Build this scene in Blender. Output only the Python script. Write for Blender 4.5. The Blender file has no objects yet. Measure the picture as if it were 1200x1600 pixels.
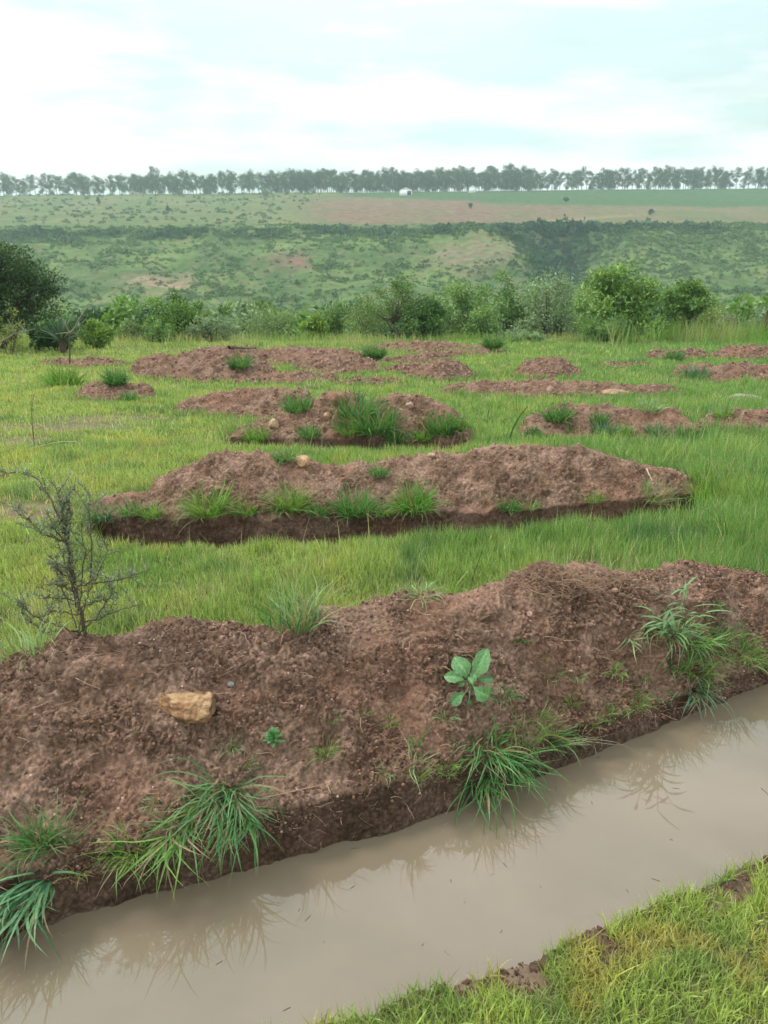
import bpy, math, random
import numpy as np
from mathutils import Vector

C = bpy.context.scene
COL = C.collection
R = math.radians
rng = np.random.default_rng(11)
random.seed(5)

# ------------------------------------------------------------------ camera
CAM_Z, PITCH, FPX = 1.65, R(21.3), 1155.6
cam_d = bpy.data.cameras.new('camera')
cam = bpy.data.objects.new('camera', cam_d); COL.objects.link(cam)
cam.location = (0, 0, CAM_Z)
cam.rotation_euler = (R(90) - PITCH, 0, 0)
cam_d.sensor_fit = 'VERTICAL'; cam_d.sensor_height = 36; cam_d.sensor_width = 27
cam_d.lens = 26; cam_d.clip_start = 0.05; cam_d.clip_end = 6000
cam_d.dof.use_dof = True; cam_d.dof.focus_distance = 3.2; cam_d.dof.aperture_fstop = 7.0
C.camera = cam
C.render.resolution_x, C.render.resolution_y = 768, 1024

# ------------------------------------------------------------------ world
SUN_EL, SUN_AZ = R(52), R(285)
w = bpy.data.worlds.new('World'); C.world = w; w.use_nodes = True
nt = w.node_tree; nt.nodes.clear()
def N(nt, t, **kw):
    n = nt.nodes.new(t)
    for k, v in kw.items():
        if hasattr(n, k) and not isinstance(v, tuple): setattr(n, k, v)
        else: n.inputs[k].default_value = v
    return n
L = lambda nt, a, b: nt.links.new(a, b)
sky = N(nt, 'ShaderNodeTexSky'); sky.sky_type = 'NISHITA'; sky.sun_disc = False
sky.sun_elevation = SUN_EL; sky.sun_rotation = SUN_AZ; sky.air_density = 1.3; sky.dust_density = 2.0
bg1 = N(nt, 'ShaderNodeBackground'); bg1.inputs[1].default_value = 0.13
tint = N(nt, 'ShaderNodeMixRGB'); tint.blend_type = 'MULTIPLY'; tint.inputs[0].default_value = 1
tint.inputs[2].default_value = (1.15, 1.05, 0.85, 1)
L(nt, sky.outputs[0], tint.inputs[1]); L(nt, tint.outputs[0], bg1.inputs[0])
tc = N(nt, 'ShaderNodeTexCoord')
mp = N(nt, 'ShaderNodeMapping'); mp.inputs['Scale'].default_value = (1.0, 1.0, 4.5); mp.inputs['Location'].default_value = (0.35, 0.2, 0.1)
L(nt, tc.outputs['Generated'], mp.inputs[0])
n1 = N(nt, 'ShaderNodeTexNoise'); n1.inputs['Scale'].default_value = 1.7; n1.inputs['Detail'].default_value = 8; n1.inputs['Roughness'].default_value = 0.52
L(nt, mp.outputs[0], n1.inputs[0])
r1 = N(nt, 'ShaderNodeValToRGB')
r1.color_ramp.elements[0].position = 0.40; r1.color_ramp.elements[0].color = (0.7, 0.7, 0.7, 1)
r1.color_ramp.elements[1].position = 0.56; r1.color_ramp.elements[1].color = (1, 1, 1, 1)
L(nt, n1.outputs[0], r1.inputs[0])
# cloud brightness: denser grey bellies near horizon, brighter towards the zenith
sx = N(nt, 'ShaderNodeSeparateXYZ'); L(nt, tc.outputs['Generated'], sx.inputs[0])
zr = N(nt, 'ShaderNodeMapRange'); zr.inputs[1].default_value = 0.02; zr.inputs[2].default_value = 0.75
zr.inputs[3].default_value = 1.10; zr.inputs[4].default_value = 2.1
L(nt, sx.outputs[2], zr.inputs[0])
n2 = N(nt, 'ShaderNodeTexNoise'); n2.inputs['Scale'].default_value = 3.1; n2.inputs['Detail'].default_value = 6
L(nt, mp.outputs[0], n2.inputs[0])
r2 = N(nt, 'ShaderNodeValToRGB')
r2.color_ramp.elements[0].position = 0.42; r2.color_ramp.elements[0].color = (0.68, 0.86, 0.87, 1)
r2.color_ramp.elements[1].position = 0.56; r2.color_ramp.elements[1].color = (1.05, 1.06, 1.06, 1)
L(nt, n2.outputs[0], r2.inputs[0])
bg2 = N(nt, 'ShaderNodeBackground'); L(nt, r2.outputs[0], bg2.inputs[0]); L(nt, zr.outputs[0], bg2.inputs[1])
ms = N(nt, 'ShaderNodeMixShader'); L(nt, r1.outputs[0], ms.inputs[0]); L(nt, bg1.outputs[0], ms.inputs[1]); L(nt, bg2.outputs[0], ms.inputs[2])
wo = N(nt, 'ShaderNodeOutputWorld'); L(nt, ms.outputs[0], wo.inputs[0])

sd = bpy.data.lights.new('sun', 'SUN'); sd.energy = 2.5; sd.angle = R(11); sd.color = (1, 0.95, 0.87)
so = bpy.data.objects.new('sun', sd); COL.objects.link(so)
# veiled sun high on the left
so.rotation_euler = (-Vector((math.sin(SUN_AZ) * math.cos(SUN_EL), math.cos(SUN_AZ) * math.cos(SUN_EL), math.sin(SUN_EL)))).to_track_quat('-Z', 'Y').to_euler()
C.view_settings.view_transform = 'Standard'; C.view_settings.look = 'None'
C.view_settings.exposure = 0.0; C.view_settings.gamma = 1.0
C.cycles.max_bounces = 6; C.cycles.diffuse_bounces = 3; C.cycles.transmission_bounces = 4
C.cycles.volume_bounces = 1; C.cycles.transparent_max_bounces = 8

# ------------------------------------------------------------------ helpers
def tag(o, label=None, cat=None, group=None, kind=None):
    if label: o['label'] = label
    if cat: o['category'] = cat
    if group: o['group'] = group
    if kind: o['kind'] = kind
    return o

def mesh(name, V, F, mat, col=None, smooth=False, parent=None):
    """F: list of int arrays (n,3) or (n,4)"""
    if not isinstance(F, (list, tuple)): F = [F]
    F = [f for f in F if len(f)]
    me = bpy.data.meshes.new(name)
    V = np.asarray(V, np.float32)
    me.vertices.add(len(V)); me.vertices.foreach_set('co', V.ravel())
    loops = np.concatenate([f.ravel() for f in F]).astype(np.int32)
    tot = np.concatenate([np.full(len(f), f.shape[1]) for f in F]).astype(np.int32)
    st = np.concatenate([[0], np.cumsum(tot)[:-1]]).astype(np.int32)
    me.loops.add(len(loops)); me.loops.foreach_set('vertex_index', loops)
    me.polygons.add(len(tot)); me.polygons.foreach_set('loop_start', st)
    if smooth: me.polygons.foreach_set('use_smooth', np.ones(len(tot), bool))
    me.update(calc_edges=True)
    if col is not None:
        a = me.attributes.new('Col', 'FLOAT_COLOR', 'POINT')
        c = np.ones((len(V), 4), np.float32); c[:, :3] = col
        a.data.foreach_set('color', c.ravel())
    me.materials.append(mat)
    o = bpy.data.objects.new(name, me); COL.objects.link(o)
    if parent is not None: o.parent = parent
    return o

def empty(name, loc):
    o = bpy.data.objects.new(name, None); COL.objects.link(o); o.location = loc; o.empty_display_size = 0.2
    return o

# gradient noise
_g = rng.normal(size=(256, 3)); _g /= np.linalg.norm(_g, axis=1)[:, None]
_p = rng.permutation(256); _p = np.concatenate([_p, _p, _p])
def perlin(p):
    p = np.asarray(p, float); i = np.floor(p).astype(np.int64); f = p - i; i &= 255
    u = f * f * f * (f * (f * 6 - 15) + 10)
    out = 0
    for dx in (0, 1):
        for dy in (0, 1):
            for dz in (0, 1):
                h = _p[_p[_p[(i[:, 0] + dx) & 255] + ((i[:, 1] + dy) & 255)] + ((i[:, 2] + dz) & 255)]
                g = _g[h]; d = (g * (f - (dx, dy, dz))).sum(1)
                wx = u[:, 0] if dx else 1 - u[:, 0]; wy = u[:, 1] if dy else 1 - u[:, 1]; wz = u[:, 2] if dz else 1 - u[:, 2]
                out = out + d * wx * wy * wz
    return out * 1.6
def fbm(p, oc=4, gain=0.5, ridge=False):
    s = 0; a = 1; q = np.asarray(p, float)
    for k in range(oc):
        v = perlin(q + k * 17.3)
        if ridge: v = 0.5 - np.abs(v) * 1.6
        s = s + a * v; a *= gain; q = q * 2.03
    return s
def n2d(x, y, sc, oc=3, off=0.0, **k):
    x = np.asarray(x, float); y = np.asarray(y, float)
    return fbm(np.stack([x.ravel() / sc + off, y.ravel() / sc - off, np.full(x.size, off)], 1), oc, **k).reshape(x.shape)
def sst(a, b, x):
    t = np.clip((np.asarray(x, float) - a) / (b - a), 0, 1); return t * t * (3 - 2 * t)

cP, sP = math.cos(PITCH), math.sin(PITCH)
def ray(px, py):
    u = (np.asarray(px, float) - 600) / FPX; v = (800 - np.asarray(py, float)) / FPX
    return np.stack([u, cP + v * sP, -sP + v * cP], -1)
def project(P):
    P = np.asarray(P, float); d = P - (0, 0, CAM_Z)
    dep = d[..., 1] * cP - d[..., 2] * sP; up = d[..., 1] * sP + d[..., 2] * cP
    dep_ = np.where(dep < 0.05, 0.05, dep)
    return 600 + d[..., 0] / dep_ * FPX, 800 - up / dep_ * FPX, dep

# ------------------------------------------------------------------ terrain height
def zray(px_y, d):  # height seen at image row px_y at distance d
    a = math.atan((800 - px_y) / FPX) - PITCH
    return CAM_Z + d * math.tan(a)
HT = [(-50, 0), (0, 0), (3, 0)]
HY = [24, 27, 32, 40, 55, 80, 120, 160, 190]; HZ = [-1.95, -2.35, -3.4, -6.0, -11, -18, -26, -29, -28]
for p_, d_ in [(500, 222), (470, 252), (440, 282), (400, 320), (372, 350), (356, 366), (349, 384), (340, 425), (320, 505), (300, 620)]:
    HY.append(d_); HZ.append(zray(p_, d_))
HY += [700, 900, 6000]; HZ += [HZ[-1] + 1, HZ[-1] - 2, HZ[-1] - 30]
HY = np.array(HY, float); HZ = np.array(HZ, float)
def G(x, y):
    x = np.asarray(x, float); y = np.asarray(y, float)
    g = np.where(y < 3, 0, np.where(y < 6, -0.1 * (y - 3) ** 2 / 6, -0.15 - 0.1 * (y - 6)))
    h = np.interp(y, HY, HZ)
    z = np.where(y < 24, g, h)
    far = sst(250, 380, y)
    z = z + 0.0045 * x * far + 0.0045 * x * sst(380, 620, y)
    return z

# trench 1 (full of water): far and near water lines as world polylines
WATER_Z = -0.15
def on_plane(px, py, z):
    r = ray(px, py); t = (z - CAM_Z) / r[..., 2]
    return np.stack([r[..., 0] * t, r[..., 1] * t, np.full(np.shape(t), float(z))], -1)
farW = on_plane(np.array([0, 60, 130, 260, 400, 550, 700, 800, 900, 1050, 1200]), np.array([1455, 1432, 1412, 1378, 1343, 1303, 1258, 1222, 1180, 1120, 1062]), WATER_Z)
nearW = on_plane(np.array([480, 560, 640, 740, 830, 900, 960, 1040, 1130, 1200]), np.array([1630, 1598, 1572, 1546, 1512, 1482, 1452, 1420, 1380, 1340]), WATER_Z + 0.06)
def ext(P, x0, x1):
    a = P[0] + (P[0] - P[2]) / (P[0][0] - P[2][0]) * (x0 - P[0][0]); b = P[-1] + (P[-1] - P[-3]) / (P[-1][0] - P[-3][0]) * (x1 - P[-1][0])
    return np.concatenate([[a], P, [b]])
farW = ext(farW, -3.6, 4.2); nearW = ext(nearW, -3.6, 4.2)
def farY(x): return np.interp(x, farW[:, 0], farW[:, 1])
def nearY(x): return np.interp(x, nearW[:, 0], nearW[:, 1])

TR = []  # other trenches: (xs, lipys, width, depth)
def H(x, y):
    x = np.asarray(x, float); y = np.asarray(y, float)
    z = G(x, y)
    near = (y < 30)
    wob = 0.012 * n2d(x * 1.0, y, 0.35, 3, 3.1) * near
    big = 0.03 * n2d(x, y, 1.6, 2, 8.7) * sst(2.6, 4.5, y) * near
    z = z + wob + big
    # trench 1
    w1 = 0.02 * n2d(x, y, 0.12, 3, 5.5)
    a = sst(-0.01, 0.035, y - nearY(x) + w1); b = 1 - sst(0.05, 0.12, y - farY(x))
    inx = sst(-3.4, -3.0, x) * (1 - sst(3.6, 4.0, x))
    z = z - 0.5 * a * b * inx
    ed = np.exp(-((nearY(x) - y - 0.03) / 0.09) ** 2) * (y < nearY(x) + .05) * (y < 3)
    if np.any(ed > .01): z = z + .6 * ed * (0.03 * n2d(x, y, 0.11, 2, 13.0) + .03 * np.abs(n2d(x, y, 0.04, 3, 15.0)))
    # bank of the near side dips to the water
    z = z - 0.05 * sst(-0.25, 0.0, y - nearY(x)) * (y < nearY(x) + 0.1)
    for xs, ys, wd, dp in TR:
        ly = np.interp(x, xs, ys); t = (y - ly)
        e = sst(xs[0], xs[0] + 0.25, x) * (1 - sst(xs[-1] - 0.25, xs[-1], x))
        m = sst(-wd - 0.04, -wd + 0.04, t + w1) * (1 - sst(0.02, 0.1, t))
        z = z - dp * m * e
    # far slope: ravine, spurs and lumps
    f = sst(60, 200, y)
    if np.any(f > 0):
        z = z + f * (1 - sst(368, 380, y)) * (2.2 * n2d(x, y * 1.6, 55, 3, 2.2) + 0.8 * n2d(x, y, 14, 3, 7.7))
        xr = 84 - (365 - y) * 0.02
        z = z - 15 * np.exp(-((x - xr) / 15) ** 2) * sst(262, 330, y) * (1 - sst(350, 368, y))
        z = z + 6 * np.exp(-((x - 42) / 20) ** 2) * sst(250, 310, y) * (1 - sst(335, 368, y))
        z = z + 0.5 * n2d(x, y, 40, 2, 1.2) * sst(380, 420, y)
    return z
def ground_hit(px, py, dmax=26):
    r = ray(px, py); t = np.linspace(0.8, dmax, 4000); P = np.array([0, 0, CAM_Z]) + r[None] * t[:, None]
    hz = H(P[:, 0], P[:, 1]); k = np.argmax(P[:, 2] < hz)
    if not (P[:, 2] < hz).any(): k = len(t) - 1
    q = P[k].copy(); q[2] = hz[k]; return q

# ------------------------------------------------------------------ materials
def newmat(name):
    m = bpy.data.materials.new(name); m.use_nodes = True; m.node_tree.nodes.clear(); return m, m.node_tree
def mat_leaf(name, trans=0.35, rough=0.45, spec=0.35):
    m, t = newmat(name)
    a = N(t, 'ShaderNodeAttribute'); a.attribute_name = 'Col'
    p = N(t, 'ShaderNodeBsdfPrincipled'); p.inputs['Roughness'].default_value = rough; p.inputs['Specular IOR Level'].default_value = spec
    tr = N(t, 'ShaderNodeBsdfTranslucent'); mx = N(t, 'ShaderNodeMixShader'); mx.inputs[0].default_value = trans
    gg = N(t, 'ShaderNodeNewGeometry'); nz = N(t, 'ShaderNodeTexNoise'); nz.inputs['Scale'].default_value = 130; nz.inputs['Detail'].default_value = 5; L(t, gg.outputs['Position'], nz.inputs[0])
    mr = N(t, 'ShaderNodeMapRange'); mr.inputs[1].default_value = .3; mr.inputs[2].default_value = .7; mr.inputs[3].default_value = .72; mr.inputs[4].default_value = 1.25; L(t, nz.outputs[0], mr.inputs[0])
    am = N(t, 'ShaderNodeVectorMath'); am.operation = 'SCALE'; L(t, a.outputs[0], am.inputs[0]); L(t, mr.outputs[0], am.inputs['Scale']); a = am
    hs = N(t, 'ShaderNodeMixRGB'); hs.blend_type = 'MULTIPLY'; hs.inputs[0].default_value = 1; hs.inputs[2].default_value = (1.15, 1.25, 0.6, 1)
    L(t, a.outputs[0], p.inputs[0]); L(t, a.outputs[0], hs.inputs[1]); L(t, hs.outputs[0], tr.inputs[0])
    L(t, p.outputs[0], mx.inputs[1]); L(t, tr.outputs[0], mx.inputs[2])
    o = N(t, 'ShaderNodeOutputMaterial'); L(t, mx.outputs[0], o.inputs[0]); return m
def mat_attr(name, rough=0.9, spec=0.2, nsc=40.0, var=0.35, bump=0.0, bsc=120.0, bdist=0.01, sc2=None):
    m, t = newmat(name)
    a = N(t, 'ShaderNodeAttribute'); a.attribute_name = 'Col'
    g = N(t, 'ShaderNodeNewGeometry')
    n = N(t, 'ShaderNodeTexNoise'); n.inputs['Scale'].default_value = nsc; n.inputs['Detail'].default_value = 7; n.inputs['Roughness'].default_value = 0.65
    L(t, g.outputs['Position'], n.inputs[0])
    mr = N(t, 'ShaderNodeMapRange'); mr.inputs[1].default_value = 0.3; mr.inputs[2].default_value = 0.7
    mr.inputs[3].default_value = 1 - var; mr.inputs[4].default_value = 1 + var; L(t, n.outputs[0], mr.inputs[0])
    mu = N(t, 'ShaderNodeVectorMath'); mu.operation = 'SCALE'; L(t, a.outputs[0], mu.inputs[0]); L(t, mr.outputs[0], mu.inputs['Scale'])
    p = N(t, 'ShaderNodeBsdfPrincipled'); p.inputs['Roughness'].default_value = rough; p.inputs['Specular IOR Level'].default_value = spec
    L(t, mu.outputs[0], p.inputs[0])
    if bump > 0:
        b = N(t, 'ShaderNodeBump'); b.inputs['Strength'].default_value = bump; b.inputs['Distance'].default_value = bdist
        n3 = N(t, 'ShaderNodeTexNoise'); n3.inputs['Scale'].default_value = bsc; n3.inputs['Detail'].default_value = 8; n3.inputs['Roughness'].default_value = 0.7
        L(t, g.outputs['Position'], n3.inputs[0]); L(t, n3.outputs[0], b.inputs['Height']); L(t, b.outputs[0], p.inputs['Normal'])
    o = N(t, 'ShaderNodeOutputMaterial'); L(t, p.outputs[0], o.inputs[0]); return m
M_GRASS = mat_leaf('grass_blades', 0.38, 0.5, 0.3)
M_LEAF = mat_leaf('leaves', 0.25, 0.45, 0.35)
M_FAR = mat_leaf('distant_leaves', 0.15, 0.8, 0.1)
M_SOIL = mat_attr('soil', 0.9, 0.2, 90, 0.5, 1.0, 220, 0.009)
M_GROUND = mat_attr('ground', 0.95, 0.1, 18, 0.45, 0.6, 60, 0.02)
M_HILL = mat_attr('hillside', 1.0, 0.05, 0.35, 0.35)
M_STONE = mat_attr('stone', 0.8, 0.3, 45, 0.35, 0.8, 70, 0.006)
M_PEB = mat_attr('pebbles', 0.75, 0.3, 400, 0.3)
M_STRAW = mat_attr('dry_straw', 0.8, 0.2, 60, 0.3)
M_BARK = mat_attr('bark', 0.9, 0.15, 60, 0.4, 0.5, 150, 0.004)
M_WALL = mat_attr('painted_wall', 0.8, 0.2, 2, 0.06)

m, t = newmat('muddy_water')
p = N(t, 'ShaderNodeBsdfPrincipled'); p.inputs['Roughness'].default_value = 0.03; p.inputs['IOR'].default_value = 1.7
g = N(t, 'ShaderNodeNewGeometry')
n = N(t, 'ShaderNodeTexNoise'); n.inputs['Scale'].default_value = 1.6; n.inputs['Detail'].default_value = 4; L(t, g.outputs['Position'], n.inputs[0])
cr = N(t, 'ShaderNodeValToRGB'); cr.color_ramp.elements[0].position = 0.3; cr.color_ramp.elements[0].color = (0.165, 0.128, 0.088, 1)
cr.color_ramp.elements[1].position = 0.7; cr.color_ramp.elements[1].color = (0.21, 0.166, 0.117, 1)
L(t, n.outputs[0], cr.inputs[0]); L(t, cr.outputs[0], p.inputs[0])
n = N(t, 'ShaderNodeTexNoise'); n.inputs['Scale'].default_value = 9; n.inputs['Detail'].default_value = 3; L(t, g.outputs['Position'], n.inputs[0])
b = N(t, 'ShaderNodeBump'); b.inputs['Strength'].default_value = 0.02; b.inputs['Distance'].default_value = 0.01; L(t, n.outputs[0], b.inputs['Height']); L(t, b.outputs[0], p.inputs['Normal'])
o = N(t, 'ShaderNodeOutputMaterial'); L(t, p.outputs[0], o.inputs[0]); M_WATER = m

# ------------------------------------------------------------------ soil mounds
SURF = []      # mound surface vertices with projections, for planting
MASKRES = 0.03; MX0, MY0 = -20.0, 2.0
MASK = np.zeros((int(40 / MASKRES), int(26 / MASKRES)), bool)
SOIL_D = np.array([0.140, 0.082, 0.052]); SOIL_L = np.array([0.33, 0.208, 0.150]); SOIL_R = np.array([0.285, 0.148, 0.097])
def grid_faces(ns, nt_):
    i = np.arange(ns - 1)[:, None] * nt_ + np.arange(nt_ - 1)[None]
    return np.stack([i, i + nt_, i + nt_ + 1, i + 1], -1).reshape(-1, 4)
def smooth1(a, k):
    if k < 2: return a
    ker = np.hanning(k + 2)[1:-1]; ker /= ker.sum()
    return np.convolve(np.pad(a, k, mode='edge'), ker, 'same')[k:-k]
def build_mound(label, LIP, CREST, a=None, bk=None, cut=0.0, res=0.01, trench=None, rough=1.0, seed=0.0, tone=0.5, group='soil mounds across the field', custom=None):
    if custom is not None: Lp, Kp, Bp = custom
    else:
        lx, ly = np.array(LIP, float).T; kx, ky = np.array(CREST, float).T
        x0, x1 = min(lx[0], kx[0]), max(lx[-1], kx[-1])
        dist = ground_hit((x0 + x1) / 2, np.interp((x0 + x1) / 2, lx, ly))[1]
        ns = int(max(24, (x1 - x0) / FPX * dist * 1.03 / res))
        s = np.linspace(x0, x1, ns); q = np.interp(s, lx, ly); kk = np.interp(s, kx, ky)
        q = smooth1(q, max(3, ns // 25)); kk = smooth1(kk, max(3, ns // 30))
        r = ray(s, q); tt = np.full(ns, dist)
        for _ in range(25):
            P = r * tt[:, None]; tt = tt * 0.5 + 0.5 * ((G(P[:, 0], P[:, 1]) - CAM_Z) / r[:, 2])
        Lp = r * tt[:, None] + (0, 0, CAM_Z)
        e = np.clip(1 - np.abs(np.linspace(-1, 1, ns)) ** 3.5, 0, 1) ** 0.6
        a_ = a * np.maximum(e, 0.05); rk = ray(s, kk)
        yk = Lp[:, 1] + a_; tk = yk / rk[:, 1]; Kp = rk * tk[:, None] + (0, 0, CAM_Z)
        Kp[:, 2] = np.maximum(Kp[:, 2], G(Kp[:, 0], Kp[:, 1]) + 0.005)
        Bp = Kp + (0, 1, 0) * ((bk or a) * np.maximum(e, 0.05))[:, None]
        Bp[:, 0] += (Kp[:, 0] - Lp[:, 0])
    ns = len(Lp)
    Bp = Bp.copy(); Bp[:, 2] = G(Bp[:, 0], Bp[:, 1]) - 0.06
    la = np.linalg.norm(Kp - Lp, axis=1).mean(); lb = np.linalg.norm(Bp - Kp, axis=1).mean()
    ncut = max(3, int(0.45 / res)) if cut > 0 else 3
    na = max(6, int(la * 1.1 / res)); nb = max(6, int(lb / res / 1.4))
    rows = []
    for t in np.linspace(0, 1, ncut, endpoint=False):
        q = Lp.copy(); dep = 0.42 if cut > 0 else 0.08
        q[:, 2] = Lp[:, 2] - dep * (1 - t); q[:, 1] = Lp[:, 1] - 0.035 * (1 - t) - 0.02 * math.sin(t * 3.1); rows.append(q)
    for t in np.linspace(0, 1, na, endpoint=False):
        q = Lp + (Kp - Lp) * t; f = (0.30 * math.sin(t * math.pi / 2) + 0.70 * (t * t * (3 - 2 * t))) if cut > 0 else 0.55 * math.sin(t * math.pi / 2) ** 0.95 + 0.45 * (t * t * (3 - 2 * t))
        q[:, 2] = Lp[:, 2] + (Kp[:, 2] - Lp[:, 2]) * f; rows.append(q)
    for t in np.linspace(0, 1, nb):
        q = Kp + (Bp - Kp) * t; f = 0.5 - 0.5 * math.cos(math.pi * t)
        q[:, 2] = Kp[:, 2] + (Bp[:, 2] - Kp[:, 2]) * f; rows.append(q)
    P = np.stack(rows, 1); nr = P.shape[1]
    du = np.gradient(P, axis=0); dv = np.gradient(P, axis=1); nn = np.cross(du, dv)
    nn /= np.linalg.norm(nn, axis=2)[..., None] + 1e-9
    X = P.reshape(-1, 3); nf = nn.reshape(-1, 3)
    amp = np.ones((ns, nr)); amp[:, :ncut] = 0.35 if cut > 0 else 1
    amp *= np.clip(np.minimum(np.arange(ns), np.arange(ns)[::-1]) / (0.06 * ns), 0.15, 1)[:, None]
    amp = amp.ravel() * rough
    fi = res < .01
    big = fbm(X / 0.24 + seed, 3)
    warp = X + 0.012 * np.stack([perlin(X / .05 + 3), perlin(X / .05 + 8), perlin(X / .05 + 13)], 1)
    mid = fbm(X / 0.075 + seed * 2, 3)
    s1, s2, s3 = (0.045, 0.021, 0.0105) if fi else (0.10, 0.05, 0.026)
    b1 = np.abs(perlin(warp / s1 + 5 + seed)); b2 = np.abs(perlin(warp / s2 + 11)); b3 = np.abs(perlin(warp / s3 + 19))
    gate = sst(-0.35, 0.35, fbm(X / 0.16 + 9.1 + seed, 2))
    k = 1.0 if fi else 1.35
    d = 0.026 * big * k + 0.013 * mid * k + (0.021 * b1 + 0.015 * b2) * (0.3 + gate) * k + 0.0075 * b3 * (0.6 + 0.6 * gate) * k
    hol = np.maximum(0, fbm(warp / 0.17 + 21 + seed, 3) - 0.40); d = d - 0.055 * hol
    X = X + nf * (d * amp)[:, None]
    # soil colour: reddish dry crumbs, darker fresh earth
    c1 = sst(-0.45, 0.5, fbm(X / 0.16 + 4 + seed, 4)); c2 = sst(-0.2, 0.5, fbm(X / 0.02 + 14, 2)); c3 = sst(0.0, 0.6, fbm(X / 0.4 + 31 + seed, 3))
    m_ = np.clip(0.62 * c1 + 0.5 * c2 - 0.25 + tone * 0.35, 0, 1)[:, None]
    col = SOIL_D * (1 - m_) + SOIL_L * m_; col = col * (0.72 + 0.75 * np.clip(b2 + .5 * b3, 0, .7))[:, None]; col = col * (1 - 0.5 * c3[:, None]) + SOIL_R * 0.5 * c3[:, None]  # creases between clods darkened in the colour, standing in for shade
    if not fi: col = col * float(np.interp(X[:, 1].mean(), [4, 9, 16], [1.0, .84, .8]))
    cut_dark = np.zeros((ns, nr)); 
    if cut > 0: cut_dark[:, :ncut] = 1; cut_dark[:, ncut:ncut + 5] = np.linspace(.8, 0, 5)
    col = col * (1 - (0.52 if fi and res < .005 else .36) * cut_dark.ravel()[:, None])  # cut face and the rows just over the lip get a darker colour
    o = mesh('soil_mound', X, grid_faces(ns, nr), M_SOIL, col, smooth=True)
    tag(o, label, 'soil mound', group)
    px, py, dp = project(X); SURF.append((X, px, py, dp, nf, len(SURF)))
    ab = X[:, 2] > G(X[:, 0], X[:, 1]) + 0.015
    ii = ((X[ab, 0] - MX0) / MASKRES).astype(int); jj = ((X[ab, 1] - MY0) / MASKRES).astype(int)
    ok = (ii > 0) & (jj > 0) & (ii < MASK.shape[0] - 1) & (jj < MASK.shape[1] - 1); ii = ii[ok]; jj = jj[ok]
    MASK[ii, jj] = True
    if res > 0.012:
        MASK[ii + 1, jj] = True; MASK[ii, jj + 1] = True
    if trench: TR.append((Lp[:, 0].copy(), Lp[:, 1].copy(), trench[0], trench[1]))
    return X.reshape(ns, nr, 3), nf.reshape(ns, nr, 3)

# mound 1, along the flooded trench
xs = np.concatenate([np.linspace(-3.3, -1.75, 90, endpoint=False), np.linspace(-1.75, 2.15, 1150, endpoint=False), np.linspace(2.15, 3.9, 90)])
W = np.stack([xs, farY(xs), np.full(len(xs), 0.0)], 1)
W[:, 1] = smooth1(W[:, 1], 25) + 0.012 * n2d(xs, xs * 0, 0.12, 3, 2.0)
lipz = np.interp(xs, [-1.3, -0.6, 0, 0.6, 1.1, 1.6], [0.01, 0.01, 0.005, -0.02, -0.06, -0.075])
W[:, 2] = lipz
ckx = np.array([-60, 0, 60, 120, 200, 240, 330, 430, 500, 600, 700, 760, 800, 850, 900, 935, 980, 1030, 1090, 1150, 1200, 1260])
cky = np.array([1060, 1042, 1030, 1014, 998, 988, 984, 984, 968, 948, 933, 925, 905, 886, 893, 887, 897, 893, 889, 890, 905, 930])
ckz = np.interp(ckx, [0, 200, 600, 850, 1000, 1200, 1260], [0.33, 0.36, 0.34, 0.42, 0.31, 0.2, 0.17])
rk = ray(ckx, cky); tk = (ckz - CAM_Z) / rk[:, 2]; KP = rk * tk[:, None] + (0, 0, CAM_Z)
# the crest belonging to each lip point: same direction across the bank
ux = np.interp(xs, [-1.2, 1.5], [-0.18, 0.06]); kxw = xs + ux
Kc = np.stack([kxw, smooth1(np.interp(kxw, KP[:, 0], KP[:, 1]), 30), smooth1(np.interp(kxw, KP[:, 0], KP[:, 2]), 30)], 1)
sl = (KP[1, 1] - KP[3, 1]) / (KP[1, 0] - KP[3, 0])
lft = kxw < KP[0, 0]; Kc[lft, 1] = KP[0, 1] + (kxw[lft] - KP[0, 0]) * 0.32
rgt = kxw > KP[-1, 0]; Kc[rgt, 1] = np.maximum(KP[-1, 1] + (kxw[rgt] - KP[-1, 0]) * 0.6, W[rgt, 1] + 0.25)
Bc = Kc + (Kc - W) * np.array([0.6, 0.85, 0])
Bc[:, 1] = np.maximum(Bc[:, 1], Kc[:, 1] + 0.3)
M1, N1 = build_mound('long reddish brown soil bank along the muddy water, carrying the tan rock', None, None, cut=1, res=0.0036, custom=(W, Kc, Bc), seed=1.0, tone=0.62, rough=1.15, group='soil mounds across the field')

build_mound('long low mound behind the first bank, grass clumps along its cut front',
    [(135, 800), (200, 808), (300, 812), (420, 812), (550, 808), (700, 802), (850, 795), (960, 783), (1060, 772), (1115, 768)],
    [(135, 792), (170, 778), (235, 768), (262, 742), (330, 712), (400, 712), (450, 722), (500, 727), (570, 731), (625, 718), (690, 714), (760, 702), (850, 697), (920, 702), (985, 724), (1060, 738), (1115, 766)],
    a=0.42, bk=0.5, cut=1, res=0.0075, trench=(0.42, 0.32), seed=3, tone=0.55)
build_mound('short heap with a big dark grass clump and stones on top',
    [(350, 684), (430, 684), (520, 688), (620, 690), (700, 690), (745, 686)],
    [(350, 682), (400, 662), (450, 645), (488, 638), (505, 613), (545, 612), (568, 626), (620, 619), (665, 622), (700, 640), (725, 660), (745, 684)],
    a=0.5, bk=0.5, cut=1, res=0.011, trench=(0.45, 0.28), seed=6, tone=0.6)
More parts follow.
